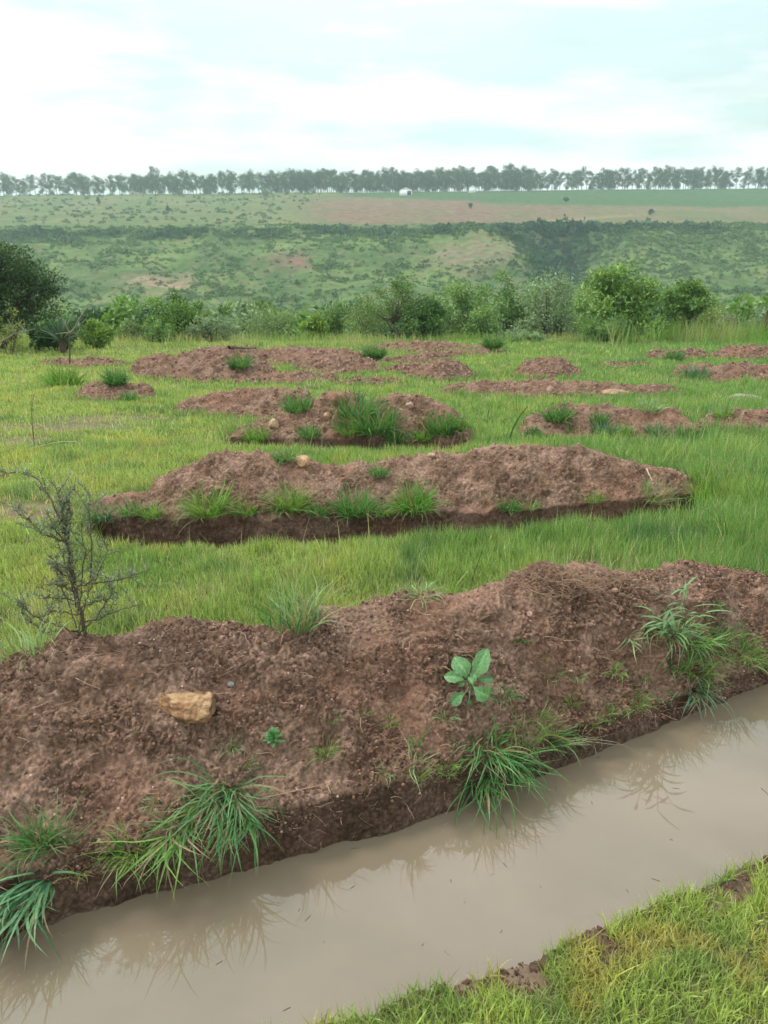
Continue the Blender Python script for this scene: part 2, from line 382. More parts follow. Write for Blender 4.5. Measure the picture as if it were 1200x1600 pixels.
build_mound('flat ragged mound to the left behind the stone-topped heap',
    [(268, 646), (340, 652), (420, 660), (510, 655)], [(268, 643), (300, 626), (340, 614), (400, 608), (440, 611), (480, 612), (510, 645)],
    a=0.6, bk=0.5, cut=0, res=0.014, seed=9, tone=0.5)
build_mound('low mound at right with small green tufts and a thin dark cut at its foot',
    [(800, 680), (860, 684), (940, 684), (1020, 684), (1095, 690)], [(800, 678), (830, 650), (870, 637), (930, 634), (990, 640), (1050, 641), (1095, 668)],
    a=0.6, bk=0.5, cut=1, res=0.012, trench=(0.3, 0.2), seed=12, tone=0.6)
build_mound('soil mound running out of the right edge beside the low tufted mound',
    [(1082, 680), (1160, 690), (1210, 692), (1300, 690)], [(1082, 672), (1112, 646), (1170, 641), (1220, 645), (1300, 680)],
    a=0.5, bk=0.5, cut=0, res=0.013, seed=14, tone=0.5)
build_mound('long thin mound with two flat stones on top, on the right half of the field',
    [(680, 618), (760, 622), (860, 626), (960, 627), (1075, 622)], [(680, 612), (720, 598), (760, 598), (850, 597), (960, 602), (1040, 602), (1075, 616)],
    a=0.7, bk=0.6, cut=0, res=0.016, seed=16, tone=0.45)
build_mound('small rounded red mound in the middle of the field, left of its higher twin',
    [(632, 592), (690, 600), (750, 593)], [(632, 588), (660, 571), (690, 562), (712, 565), (735, 580), (750, 591)],
    a=0.9, bk=0.8, res=0.02, seed=18, tone=0.35)
build_mound('peaked dark red mound standing alone on grass right of the field centre',
    [(800, 592), (860, 598), (915, 592)], [(800, 586), (822, 566), (850, 560), (875, 560), (885, 568), (915, 588)],
    a=0.9, bk=0.8, res=0.02, seed=20, tone=0.3)
build_mound('small low mound at far left with dark grass at its left end',
    [(118, 626), (180, 632), (245, 626)], [(118, 618), (140, 602), (190, 599), (230, 603), (245, 620)],
    a=0.8, bk=0.6, res=0.018, seed=22, tone=0.45)
build_mound('wide churned mound below the bushes, largest of the far left earthworks',
    [(200, 588), (280, 600), (360, 600), (430, 594)], [(200, 580), (225, 560), (280, 555), (330, 548), (380, 552), (430, 574)],
    a=1.5, bk=1.0, res=0.026, rough=1.7, seed=24, tone=0.55)
build_mound('thin low ridge of soil under the wide churned mound',
    [(360, 602), (440, 604), (538, 600)], [(360, 598), (400, 585), (450, 583), (510, 586), (538, 595)],
    a=0.8, bk=0.7, res=0.022, rough=1.4, seed=25, tone=0.6)
build_mound('flat brown mound in front of the fallen branch',
    [(380, 564), (450, 574), (560, 578), (618, 570)], [(380, 558), (410, 548), (470, 545), (540, 549), (590, 558), (618, 566)],
    a=2.0, bk=1.2, res=0.03, rough=1.8, seed=27, tone=0.5)
build_mound('broken flat heap between the wide churned mound and the green clump',
    [(455, 584), (520, 590), (605, 582)], [(455, 580), (480, 567), (530, 563), (575, 566), (605, 578)],
    a=1.3, bk=1.0, cut=0, res=0.026, rough=1.9, seed=41, tone=0.55)
build_mound('low crumbled soil heap just above the right end of the thin low ridge',
    [(520, 604), (570, 607), (640, 602)], [(520, 601), (550, 594), (600, 593), (640, 599)],
    a=.6, bk=.6, cut=0, res=0.02, rough=1.6, seed=43, tone=0.5)
build_mound('small flat earth patch at the far left edge below the spiky rosette',
    [(60, 572), (120, 577), (200, 572)], [(60, 568), (100, 563), (160, 563), (200, 568)],
    a=1.0, bk=.8, cut=0, res=0.03, rough=1.6, seed=45, tone=0.6)
build_mound('small crumbly heap left above the small rounded red mound',
    [(600, 584), (640, 588), (668, 582)], [(600, 580), (625, 572), (650, 573), (668, 579)],
    a=.7, bk=.6, cut=0, res=0.024, rough=1.6, seed=47, tone=0.4)
build_mound('low broken ridge at the top left of the wide churned mound',
    [(300, 556), (360, 560), (430, 556)], [(300, 552), (340, 545), (390, 544), (430, 551)],
    a=1.4, bk=1.0, cut=0, res=0.03, rough=1.8, seed=49, tone=0.5)
build_mound('low mound between the peaked red mound and the right edge heaps',
    [(930, 576), (970, 579), (1020, 575)], [(930, 573), (960, 569), (990, 569), (1020, 572)],
    a=.7, bk=.6, cut=0, res=0.026, rough=1.6, seed=51, tone=0.4)
build_mound('low grey brown mound at the foot of the round dark bush',
    [(560, 552), (660, 558), (790, 553)], [(560, 546), (610, 538), (680, 536), (740, 542), (790, 548)],
    a=1.8, bk=1.2, res=0.035, rough=1.6, seed=29, tone=0.55)
build_mound('narrow broken ridge of soil left of the small twin mounds',
    [(600, 570), (660, 572), (710, 562), (800, 556)], [(600, 562), (650, 556), (700, 551), (760, 548), (800, 550)],
    a=1.0, bk=0.8, res=0.03, rough=1.5, seed=31, tone=0.6)
build_mound('long red mound reaching the right edge of the field',
    [(1045, 592), (1120, 602), (1220, 602), (1300, 600)], [(1045, 586), (1065, 573), (1120, 571), (1180, 571), (1240, 576), (1300, 590)],
    a=0.9, bk=0.7, res=0.02, rough=1.3, seed=33, tone=0.35)
build_mound('small red mound below the tall grass at right',
    [(1005, 564), (1060, 570), (1108, 563)], [(1005, 558), (1030, 547), (1065, 550), (1095, 548), (1108, 560)],
    a=1.2, bk=0.8, res=0.03, rough=1.5, seed=35, tone=0.35)
build_mound('farthest red mound at the right edge under the tall grass',
    [(1105, 562), (1160, 566), (1260, 562)], [(1105, 556), (1140, 544), (1180, 542), (1220, 546), (1260, 556)],
    a=1.2, bk=0.8, res=0.03, rough=1.5, seed=37, tone=0.35)

# ------------------------------------------------------------------ ground sheets
def sheet(ys, nx):
    u = np.linspace(-1, 1, nx); u = 0.75 * u + 0.25 * u ** 3
    wd = 3.2 + 0.95 * np.maximum(ys, 0) + 0.3 * np.maximum(-ys, 0)
    X = u[:, None] * wd[None]; Y = np.broadcast_to(ys[None], X.shape)
    return X, Y
ys = [-8.0]
while ys[-1] < 0.3: ys.append(ys[-1] + 0.25)
while ys[-1] < 60: ys.append(ys[-1] + max(0.012, 0.0075 * ys[-1]))
ysn = np.array(ys)
X, Y = sheet(ysn, 600); Z = H(X, Y)
gx, gy = X.ravel(), Y.ravel()
k1 = sst(-0.3, 0.4, n2d(gx, gy, 0.9, 4, 1.5)); k2 = sst(-0.2, 0.5, n2d(gx, gy, 0.12, 3, 4.5))
GRN = np.array([0.11, 0.15, 0.05]); DRT = np.array([0.16, 0.11, 0.07]); 
mm = np.clip(0.25 * k1 + 0.45 * k2, 0, 1)[:, None]
col = GRN * (1 - mm) + DRT * mm
# bare trench walls and floor
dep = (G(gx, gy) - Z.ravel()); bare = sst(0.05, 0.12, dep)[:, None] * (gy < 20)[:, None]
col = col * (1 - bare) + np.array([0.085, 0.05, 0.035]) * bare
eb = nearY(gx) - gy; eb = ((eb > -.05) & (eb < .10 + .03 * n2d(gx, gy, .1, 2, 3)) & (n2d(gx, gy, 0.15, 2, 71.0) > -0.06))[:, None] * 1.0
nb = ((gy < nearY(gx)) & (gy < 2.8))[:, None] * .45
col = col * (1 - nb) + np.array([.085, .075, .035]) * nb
col = col * (1 - eb) + (np.array([.13, .09, .06]) + np.array([.05, .035, .025]) * k2[:, None]) * eb
# worn bare patches at left seen in the photograph
def patch(px, py, rx, ry):
    c = ground_hit(px, py); return np.exp(-(((gx - c[0]) / rx) ** 2 + ((gy - c[1]) / ry) ** 2) * 1.2)
bp = patch(90, 668, 1.0, 0.35) + patch(160, 655, 0.9, 0.3) + patch(20, 800, 0.6, 0.2) + patch(10, 690, 0.6, 0.4) + patch(260, 560, 3, 1.0)
bp = (np.clip(bp, 0, 1) * sst(-0.5, 0.3, n2d(gx, gy, 0.2, 3, 9)))[:, None]
col = col * (1 - bp) + np.array([0.19, 0.135, 0.095]) * bp
fe = sst(23, 34, gy)[:, None]; col = col * (1 - fe) + np.array([0.075, 0.11, 0.035]) * fe
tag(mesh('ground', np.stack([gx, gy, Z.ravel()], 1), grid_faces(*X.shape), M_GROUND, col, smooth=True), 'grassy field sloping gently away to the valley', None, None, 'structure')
BARE = None

ys = [ysn[-1]]
while ys[-1] < 720: ys.append(ys[-1] + max(0.5, 0.006 * ys[-1]) * (0.5 if 240 < ys[-1] < 400 else 1))
while ys[-1] < 3000: ys.append(ys[-1] * 1.05)
ysf = np.array(ys)
X, Y = sheet(ysf, 520); Z = H(X, Y); P = np.stack([X.ravel(), Y.ravel(), Z.ravel()], 1)
px, py, dp = project(P)
hx, hy = P[:, 0], P[:, 1]
ng = n2d(hx, hy, 30, 4, 6.0); nf_ = n2d(hx, hy, 7, 4, 2.0)
SL = np.array([0.135, 0.195, 0.060]); SLd = np.array([0.072, 0.125, 0.042]); TANC = np.array([0.20, 0.165, 0.095])
a_ = sst(-0.4, 0.5, ng)[:, None]; b_ = sst(-0.1, 0.5, nf_)[:, None]
col = SLd * (1 - a_) + SL * a_; col = col * (1 - 0.35 * b_) + TANC * 0.35 * b_
def blob(cx, cy, rx, ry, e=1.0): return np.clip(1.6 * np.exp(-(((px - cx) / rx) ** 2 + ((py - cy) / ry) ** 2)) * (0.75 + 0.9 * nf_) * e, 0, 1)[:, None]
for cx, cy, rx, ry, c in [(265, 445, 45, 12, (0.27, 0.20, 0.13)), (230, 437, 35, 7, (0.27, 0.20, 0.13)), (455, 408, 28, 14, (0.2, 0.12, 0.09)), (740, 395, 75, 30, (0.19, 0.165, 0.10)), (1050, 470, 90, 20, (0.10, 0.16, 0.05)), (560, 380, 60, 10, (0.12, 0.19, 0.055)), (640, 372, 80, 8, (0.13, 0.2, 0.055))]:
    q = blob(cx, cy, rx, ry); col = col * (1 - q) + np.array(c) * q
pl = sst(370, 386, hy)[:, None]
pc = np.array([0.115, 0.155, 0.06]) * (1 - a_) + np.array([0.165, 0.175, 0.08]) * a_
col = col * (1 - pl) + pc * pl
edge = 12 * ng
brown = (sst(440, 520, px + (py - 330) * -1.2 + edge * 3) * sst(306, 316, py + edge * 0.2 + 3 * np.abs(nf_)) * (1 - .5 * sst(820, 960, px)) * np.clip(.85 + .5 * ng, .3, 1))[:, None] * pl
col = col * (1 - brown) + (np.array([0.19, 0.125, 0.085]) + np.array([0.05, 0.045, 0.02]) * nf_[:, None]) * brown
top = 320 + np.interp(px, [540, 640, 850, 1200], [-12, -10, 0, 4])
crop = (sst(520, 570, px) * (1 - sst(-3, 3, py - top + edge * 0.15)))[:, None] * pl
col = col * (1 - crop) + (np.array([0.066, 0.125, 0.05]) + 0.015 * nf_[:, None]) * crop
pth = (np.exp(-((py - (345 - (px - 850) * 0.06)) / 1.6) ** 2) * (px > 850) * (px < 990))[:, None] * 0.6
col = col * (1 - pth) + np.array([0.3, 0.22, 0.13]) * pth
tag(mesh('hillside', P, grid_faces(*X.shape), M_HILL, np.clip(col * .85, 0.01, 1), smooth=True), 'green valley side rising to a plateau with brown and green fields', None, None, 'structure')

# ------------------------------------------------------------------ water
xs = np.linspace(-3.3, 3.9, 300); rows = []
for t in np.linspace(0, 1, 6): rows.append(np.stack([xs, (nearY(xs) - 0.1) * (1 - t) + (farY(xs) + 0.08) * t, np.full(300, WATER_Z)], 1))
Pw = np.stack(rows, 1)
tag(mesh('water', Pw.reshape(-1, 3), grid_faces(300, 6), M_WATER, smooth=True), 'still muddy brown water filling the trench', None, None, 'structure')

# ------------------------------------------------------------------ planting helper
def place(px, py, rad=2.5):
    best = None
    for X, qx, qy, dp, nf, i in SURF:
        m_ = (np.abs(qx - px) < rad) & (np.abs(qy - py) < rad)
        if m_.any():
            idx = np.where(m_)[0]; k = idx[np.argmin(dp[idx])]
            if best is None or dp[k] < best[0]: best = (dp[k], X[k], nf[k])
    g = ground_hit(px, py); gd = project(g)[2]
    if best is not None and best[0] < gd + 0.3: return best[1].copy(), best[2].copy()
    return g, np.array([0, 0, 1.0])

# ------------------------------------------------------------------ grass blades
def blades(P, hgt, wid, col, lean=0.5, seg=2, bias=None, droop=0.6, r=rng):
    n_ = len(P); az = r.uniform(0, 2 * np.pi, n_); ln = np.abs(r.normal(0, lean, n_))
    d = np.stack([np.cos(az) * ln, np.sin(az) * ln, np.ones(n_)], 1)
    if bias is not None: d += bias
    d /= np.linalg.norm(d, axis=1)[:, None]
    az2 = r.uniform(0, np.pi, n_); sd_ = np.stack([np.cos(az2), np.sin(az2), 0 * az2], 1)
    sd_ -= d * (sd_ * d).sum(1)[:, None]; sd_ /= np.linalg.norm(sd_, axis=1)[:, None] + 1e-9
    pts = []; cur = P.copy(); dirv = d.copy()
    st = hgt / seg
    out_ = d * (1, 1, 0); out_ /= np.linalg.norm(out_, axis=1)[:, None] + 1e-6
    dr = (droop * r.uniform(0.2, 1.3, n_))[:, None]
    for k in range(seg + 1):
        wv = (wid * (1 - (k / seg) ** 1.5) * (0.75 if k == 0 else 1) * 0.5)[:, None]
        if k < seg: pts += [cur - sd_ * wv, cur + sd_ * wv]
        else: pts += [cur]
        cur = cur + dirv * st[:, None]
        dirv = dirv + (out_ * 0.6 - np.array([0, 0, 0.55])) * dr * (1.2 / seg) * ((k + 1) / seg); dirv /= np.linalg.norm(dirv, axis=1)[:, None]
    m_ = len(pts); V = np.stack(pts, 1).reshape(-1, 3); b0 = np.arange(n_)[:, None] * m_
    F = []
    for k in range(seg - 1): F.append(b0 + np.array([2 * k, 2 * k + 1, 2 * k + 3, 2 * k + 2])[None])
    T = b0 + np.array([2 * seg - 2, 2 * seg - 1, 2 * seg])[None]
    cc = np.repeat(col, m_, axis=0)
    return V, (np.concatenate(F) if F else np.zeros((0, 4), int)), T, cc
def merge(parts):
    V = []; Q = []; T = []; Cc = []; o = 0
    for v, q, t, c in parts:
        V.append(v); Q.append(q + o); T.append(t + o); Cc.append(c); o += len(v)
    return np.concatenate(V), [np.concatenate(Q), np.concatenate(T)], np.concatenate(Cc)

def grass_col(x, y, n_, r=rng):
    lime = np.array([0.185, 0.235, 0.062]); green = np.array([0.095, 0.17, 0.042]); blue = np.array([0.05, 0.115, 0.052]); straw = np.array([0.30, 0.25, 0.15]); yel = np.array([0.235, 0.235, 0.06])
    qx = x / np.maximum(y, 1)     # left - right drift of the sward
    f = np.clip(0.45 - qx * 0.9 + 0.7 * n2d(x, y, 0.9, 3, 12.0) + r.normal(0, 0.18, n_), 0, 1)[:, None]
    c = green * (1 - f) + lime * f
    g2 = np.clip(n2d(x, y, 0.45, 3, 22.0) * 1.3 - 0.1 - qx * 0.4, 0, 0.8)[:, None]; c = c * (1 - g2) + yel * g2 * (qx < 0.25)[:, None] + c * g2 * (qx >= 0.25)[:, None]
    g3 = np.clip(n2d(x, y, 0.5, 4, 41.0) * 1.4 - 0.35, 0, 0.6)[:, None]; c = c * (1 - g3) + blue * g3
    dry = r.random(n_) < 0.06 + 0.05 * (qx < -0.2) + .25 * sst(.25, .6, n2d(x, y, .7, 2, 57.0)); c[dry] = straw * r.uniform(0.7, 1.1, (dry.sum(), 1))
    return np.clip(2.08 * (c * .88 + .12 * c.mean(1, keepdims=True)) * r.uniform(0.55, 1.35, (n_, 1)), 0.005, 1)
# distance to mounds (for lush fringes)
fr = MASK.copy()
for _ in range(4):
    f2 = fr.copy(); f2[1:] |= fr[:-1]; f2[:-1] |= fr[1:]; f2[:, 1:] |= fr[:, :-1]; f2[:, :-1] |= fr[:, 1:]; fr = f2
er = MASK.copy()
for _ in range(3): er = er & np.roll(er, 1, 0) & np.roll(er, -1, 0) & np.roll(er, 1, 1) & np.roll(er, -1, 1)
def look(A, x, y):
    i = ((x - MX0) / MASKRES).astype(int); j = ((y - MY0) / MASKRES).astype(int)
    ok = (i >= 0) & (j >= 0) & (i < A.shape[0]) & (j < A.shape[1]); o = np.zeros(len(x), bool); o[ok] = A[i[ok], j[ok]]; return o
bare_c = [(ground_hit(a, b), rx, ry) for a, b, rx, ry in [(90, 668, 1.0, 0.3), (160, 655, 0.8, 0.3), (20, 800, 0.5, 0.2), (10, 690, 0.5, 0.35), (270, 545, 3, 1.5)]]
def field_grass(y0, y1, dens, h0, w0, seg):
    wx = 0.62 * y1 + 1.2; w0 = w0 * 1.35
    n_ = int(dens * (y1 - y0) * 2 * wx)
    x = rng.uniform(-wx, wx, n_); y = rng.uniform(y0, y1, n_)
    keep = np.abs(x) < 0.60 * y + 0.9
    # clumpy sward
    keep &= rng.random(n_) < 0.42 + 0.85 * sst(-0.5, 0.35, n2d(x, y, 0.16, 2, 33.0))
    keep &= ~(look(MASK, x, y) & (look(er, x, y) | (n2d(x, y, .14, 2, 5.5) > -.05)))
    for xs_, ys_, wd, dp_ in TR:
        t = y - np.interp(x, xs_, ys_); keep &= ~((x > xs_[0] + 0.1) & (x < xs_[-1] - 0.1) & (t > -wd - 0.01) & (t < 0.05))
    keep &= ~((y < farY(x) + 0.15) & (y > nearY(x) - 0.01))
    for c, rx, ry in bare_c:
        keep &= ~((np.exp(-(((x - c[0]) / rx) ** 2 + ((y - c[1]) / ry) ** 2)) > 0.35) & (rng.random(n_) < 0.9))
    x, y = x[keep], y[keep]; n_ = len(x)
    P = np.stack([x, y, H(x, y) - 0.004], 1)
    qx = x / y
    hm = 0.7 + 0.5 * sst(-0.35, 0.4, qx) + 0.8 * sst(0.3, 0.6, qx) * (y < 9) + 0.5 * n2d(x, y, 0.3, 2, 50.0) + 0.35 * look(fr, x, y)
    h = h0 * np.clip(hm, 0.35, 2.5) * rng.uniform(0.5, 1.35, n_)
    c = grass_col(x, y, n_) * 1.0; f_ = look(fr, x, y) & (rng.random(n_) < 0.6); c[f_] = c[f_] * 0.5 + np.array([0.09, 0.235, 0.07]) * 0.5
    return blades(P, h, w0 * rng.uniform(0.6, 1.3, n_), c, 0.45, seg)
parts = [field_grass(2.3, 4.0, 26000, 0.085, 0.0030, 3), field_grass(4.0, 6.5, 9500, 0.085, 0.0048, 2),
         field_grass(6.5, 11, 3600, 0.085, 0.0085, 2), field_grass(11, 18, 1500, 0.09, 0.015, 2), field_grass(18, 30, 700, 0.13, 0.024, 2)]
n_ = 16000; y = rng.uniform(2.5, 11, n_); x = rng.uniform(-.62, .62, n_) * y + rng.uniform(-.3, .3, n_)
k = ~look(MASK, x, y) & ~((y < farY(x) + 0.15)) & (rng.random(n_) < sst(-.3, .5, n2d(x, y, .5, 2, 15)) * (.35 + .65 * sst(-.2, .4, x / y)))
for xs_, ys_, wd, dp_ in TR:
    t = y - np.interp(x, xs_, ys_); k &= ~((x > xs_[0]) & (x < xs_[-1]) & (t > -wd) & (t < 0.05))
x, y = x[k], y[k]; n_ = len(x); c = grass_col(x, y, n_) * 1.1
parts.append(blades(np.stack([x, y, H(x, y)], 1), rng.uniform(.08, .24, n_) * (.8 + .6 * sst(.2, .5, x / y)), rng.uniform(.003, .007, n_), c, .45, 4))
n_ = 2600; y = rng.uniform(2.6, 14, n_); x = rng.uniform(-.6, .6, n_) * y
k = ~look(MASK, x, y) & ~((y < farY(x) + 0.2)) & (n2d(x, y, 1.1, 2, 19) > -.1)
x, y = x[k], y[k]; n_ = len(x); c = np.array([.40, .36, .20]) * rng.uniform(.7, 1.2, (n_, 1))
parts.append(blades(np.stack([x, y, H(x, y)], 1), rng.uniform(.12, .30, n_), .0016 + .0006 * y, c, .35, 4))
V, F, cc = merge(parts)
tag(mesh('grass', V, F, M_GRASS, cc), 'short green grass covering the field between the soil mounds', 'grass', None, 'stuff')

# near bank grass at bottom right
n_ = 330000; x = rng.uniform(-0.6, 2.8, n_); y = rng.uniform(0.5, 2.3, n_)
d_ = nearY(x) - y; k = (d_ > -0.015 + 0.03 * n2d(x, y, 0.08, 2, 4.0)) & (d_ < 1.3) & (rng.random(n_) < 0.3 + 0.9 * sst(-0.4, 0.2, n2d(x, y, 0.07, 2, 61.0)) ) 
k &= ~((d_ < 0.11) & (n2d(x, y, 0.15, 2, 71.0) > 0.12))
x, y = x[k], y[k]; n_ = len(x); P = np.stack([x, y, H(x, y) - 0.003], 1)
f = np.clip(0.5 + 1.2 * n2d(x, y, 0.22, 3, 14.0), 0, 1)[:, None]; c = np.array([0.12, 0.20, 0.04]) * (1 - f) + np.array([0.22, 0.29, 0.055]) * f
og = np.clip(2.0 * n2d(x, y, 0.2, 2, 24.0) - 0.2 + 1.0 * (x > 0.9) * (y < 1.4), 0, 0.6)[:, None]; c = c * (1 - og) + np.array([0.34, 0.24, 0.06]) * og
c = c * .8 + np.array([.075, .07, .04]); c *= 1.75 * rng.uniform(0.55, 1.25, (n_, 1)); dr = rng.random(n_) < 0.05; c[dr] = (0.36, 0.29, 0.17)
pa = blades(P, 0.034 * rng.uniform(0.4, 1.9, n_), 0.0030 * rng.uniform(0.6, 1.5, n_), c, 0.8, 3, droop=1.0)
q = rng.choice(n_, 420); P2 = P[q]; pb = blades(P2, rng.uniform(0.06, 0.16, 420), rng.uniform(0.002, 0.0065, 420), c[q] * 1.1, 0.6, 4)
V, F, cc = merge([pa, pb])
tag(mesh('bank_grass', V, F, M_GRASS, cc), 'short lime and orange tinged grass on the near bank at the bottom right', 'grass', None, 'stuff')

# tall pale grass at the field edge
n_ = 60000; y = rng.uniform(20.5, 34, n_); x = rng.uniform(-0.62, 0.62, n_) * y
k = rng.random(n_) < sst(-0.3, 0.5, n2d(x, y, 1.5, 3, 81.0)) * (0.25 + sst(22, 25, y)); x, y = x[k], y[k]; n_ = len(x)
k = ~look(MASK, x, y); x, y = x[k], y[k]; n_ = len(x)
P = np.stack([x, y, H(x, y)], 1); f = np.clip(0.5 + 1.3 * n2d(x, y, 2.5, 2, 91.0) - 0.8 * (x / y) , 0, 1)[:, None]
c = (np.array([0.10, 0.19, 0.04]) * (1 - f) + np.array([0.25, 0.25, 0.12]) * f) * 1.6 * rng.uniform(0.7, 1.2, (n_, 1))
V, F, cc = merge([blades(P, rng.uniform(0.25, 0.85, n_) * (0.6 + 0.7 * (x / y > 0.3)), rng.uniform(0.012, 0.03, n_), c, 0.25, 2)])
tag(mesh('tall_grass', V, F, M_GRASS, cc), 'tall pale and green grass along the far edge of the field', 'grass', None, 'stuff')

# ------------------------------------------------------------------ tufts
def tuft_geo(base, n_, length, width, spread=0.9, up=1.0, down=0.0, toward=(0, -0.3, 0), col=((0.06, 0.16, 0.05), (0.13, 0.25, 0.06)), dry=0.13, rad=0.02, grav=2.2, seg=8, r=None):
    r = r or rng
    az = r.uniform(0, 2 * np.pi, n_); rr = rad * np.sqrt(r.random(n_))
    P = np.array(base)[None] + np.stack([np.cos(az) * rr, np.sin(az) * rr, 0 * az - 0.005], 1)
    tl = np.abs(r.normal(0, spread, n_)); az = az + r.normal(0, 0.5, n_)
    d = np.stack([np.cos(az) * tl, np.sin(az) * tl, np.full(n_, up)], 1) + np.array(toward)
    d /= np.linalg.norm(d, axis=1)[:, None]
    ln = length * r.uniform(0.45, 1.15, n_); wd = width * r.uniform(0.6, 1.25, n_)
    g = grav * r.uniform(0.4, 1.4, n_)
    sd_ = np.cross(d, np.array([0, 0, 1.0]) + 0.3 * r.normal(size=(n_, 3))); sd_ /= np.linalg.norm(sd_, axis=1)[:, None] + 1e-9
    cur = P; pts = []; ds = ln / seg; lat = r.normal(0, .9, (n_, 1)) * sd_ * (1, 1, .3); g = g * r.choice([.25, .7, 1.3], n_)
    for k in range(seg + 1):
        t = k / seg; wv = (wd * 0.5 * (min(1, 0.55 + 2 * t)) * (1 - t ** 2.2))[:, None]
        nrm = np.cross(sd_, d); fold = nrm * wv * 0.45
        if k < seg: pts += [cur - sd_ * wv + fold, cur, cur + sd_ * wv + fold]
        else: pts += [cur]
        cur = cur + d * ds[:, None]
        d = d + np.array([0, 0, -1.0])[None] * (g * ds * (0.35 + 1.3 * t) / max(length, 0.05) * 1.0)[:, None] + lat / seg + 0.09 * r.normal(size=(n_, 3))
        d /= np.linalg.norm(d, axis=1)[:, None]
    m_ = len(pts); V = np.stack(pts, 1).reshape(-1, 3); b0 = np.arange(n_)[:, None] * m_; Q = []
    for k in range(seg - 1):
        Q.append(b0 + np.array([3 * k, 3 * k + 1, 3 * k + 4, 3 * k + 3])); Q.append(b0 + np.array([3 * k + 1, 3 * k + 2, 3 * k + 5, 3 * k + 4]))
    k = seg - 1; T = np.concatenate([b0 + np.array([3 * k, 3 * k + 1, 3 * k + 3]), b0 + np.array([3 * k + 1, 3 * k + 2, 3 * k + 3])])
    f = r.random((n_, 1)); c = np.array(col[0]) * (1 - f) + np.array(col[1]) * f; c *= 1.5 * r.uniform(0.6, 1.3, (n_, 1))
    dm = r.random(n_) < dry; c[dm] = np.array([0.34, 0.25, 0.16]) * r.uniform(0.7, 1.1, (dm.sum(), 1))
    cc = np.repeat(c, m_, axis=0)
    tipt = np.tile(np.array([0] * (m_ - 4) + [1] * 4), n_)[:, None] * (r.random((n_, 1)) < 0.35).repeat(m_, 0)
    cc = cc * (1 - 0.5 * tipt) + np.array([0.3, 0.25, 0.13]) * 0.5 * tipt
    return V, np.concatenate(Q), T, cc
DK = ((0.045, 0.125, 0.045), (0.10, 0.21, 0.06)); BR = ((0.085, 0.18, 0.04), (0.155, 0.26, 0.065)); BL = ((0.055, 0.13, 0.075), (0.13, 0.21, 0.12)); PA = ((0.13, 0.20, 0.10), (0.22, 0.29, 0.14))
def tuft(label, specs, name='grass_tuft', group='grass tufts growing on the soil mounds'):
    parts = []; 
    for s in specs:
        s = dict(s); b, nn = place(*s.pop('at')); parts.append(tuft_geo(b, s.pop('n'), s.pop('len'), s.pop('w'), **s))
    V, F, cc = merge(parts); b = V.mean(0) * (1, 1, 0) + (0, 0, parts[0][0][:, 2].min())
    o = mesh(name, V - b, F, M_GRASS, cc, smooth=True); o.location = b
    return tag(o, label, 'grass tuft', group)
D_ = dict
tuft('spiky green tuft at the left edge, upper one above the hanging blades', [D_(at=(62, 1318), n=130, len=.13, w=.005, spread=1.2, toward=(0, -.3, 0), col=DK, rad=.035), D_(at=(95, 1325), n=25, len=.2, w=.005, spread=1.5, col=DK)])
tuft('broad bluish blades hanging into the water at the left edge', [D_(at=(62, 1380), n=80, len=.22, w=.009, spread=.7, up=.35, toward=(-.25, -1.0, 0), col=((.055, .15, .075), (.13, .24, .12)), grav=2.6, rad=.04), D_(at=(15, 1400), n=50, len=.18, w=.009, spread=.8, up=.4, toward=(-.2, -.9, 0), col=BL, rad=.04)])
tuft('small yellowish sprig on the lip right of the left edge tufts', [D_(at=(118, 1362), n=26, len=.07, w=.003, spread=1.2, col=((.14, .17, .04), (.22, .2, .07)), dry=.3)])
tuft('bright green bushy tuft on the lip, left of the hanging clump', [D_(at=(208, 1330), n=130, len=.13, w=.0045, spread=1.3, toward=(-.1, -.5, 0), col=BR, rad=.04), D_(at=(185, 1345), n=30, len=.12, w=.004, spread=1.2, col=BR)])
tuft('few long broad blades hanging to the water between two tufts', [D_(at=(265, 1308), n=24, len=.22, w=.008, spread=.6, up=.3, toward=(0, -1.0, 0), col=BR, grav=3.0, rad=.03), D_(at=(292, 1290), n=40, len=.20, w=.006, spread=.9, up=.5, toward=(-.3, -.6, 0), col=DK, rad=.03)])
tuft('big drooping tuft spilling over the cut bank, left of centre', [D_(at=(358, 1238), n=110, len=.25, w=.006, spread=.75, up=.6, toward=(.05, -.9, 0), col=((.055, .15, .06), (.13, .24, .10)), grav=3.2, rad=.035), D_(at=(375, 1275), n=55, len=.20, w=.006, spread=.7, up=.4, toward=(.05, -.9, 0), col=DK, grav=3, rad=.04), D_(at=(320, 1262), n=30, len=.18, w=.006, spread=.8, up=.4, toward=(-.4, -.8, 0), col=BR, grav=3)])
tuft('small pale tuft on the bank slope left of the small leafy herb', [D_(at=(366, 1168), n=34, len=.07, w=.0035, spread=1.0, col=PA, dry=.15)])
tuft('short green tuft on the bank right of the small leafy herb', [D_(at=(510, 1178), n=55, len=.085, w=.0032, spread=.9, col=BR, rad=.014, dry=.15)])
tuft('tiny sprout above the short green tuft', [D_(at=(522, 1122), n=20, len=.045, w=.0035, spread=.9, col=DK)])
tuft('tiny faint sprout right of the tiny sprout', [D_(at=(570, 1112), n=16, len=.035, w=.003, spread=.9, col=BR)])
tuft('thin wiry tuft left of the big clump at the water', [D_(at=(650, 1165), n=14, len=.12, w=.004, spread=.5, col=DK, dry=.2), D_(at=(652, 1212), n=45, len=.08, w=.003, spread=1.2, col=((.13, .2, .05), (.2, .26, .08)), dry=.25), D_(at=(648, 1190), n=14, len=.13, w=.005, spread=1.2, col=PA)])
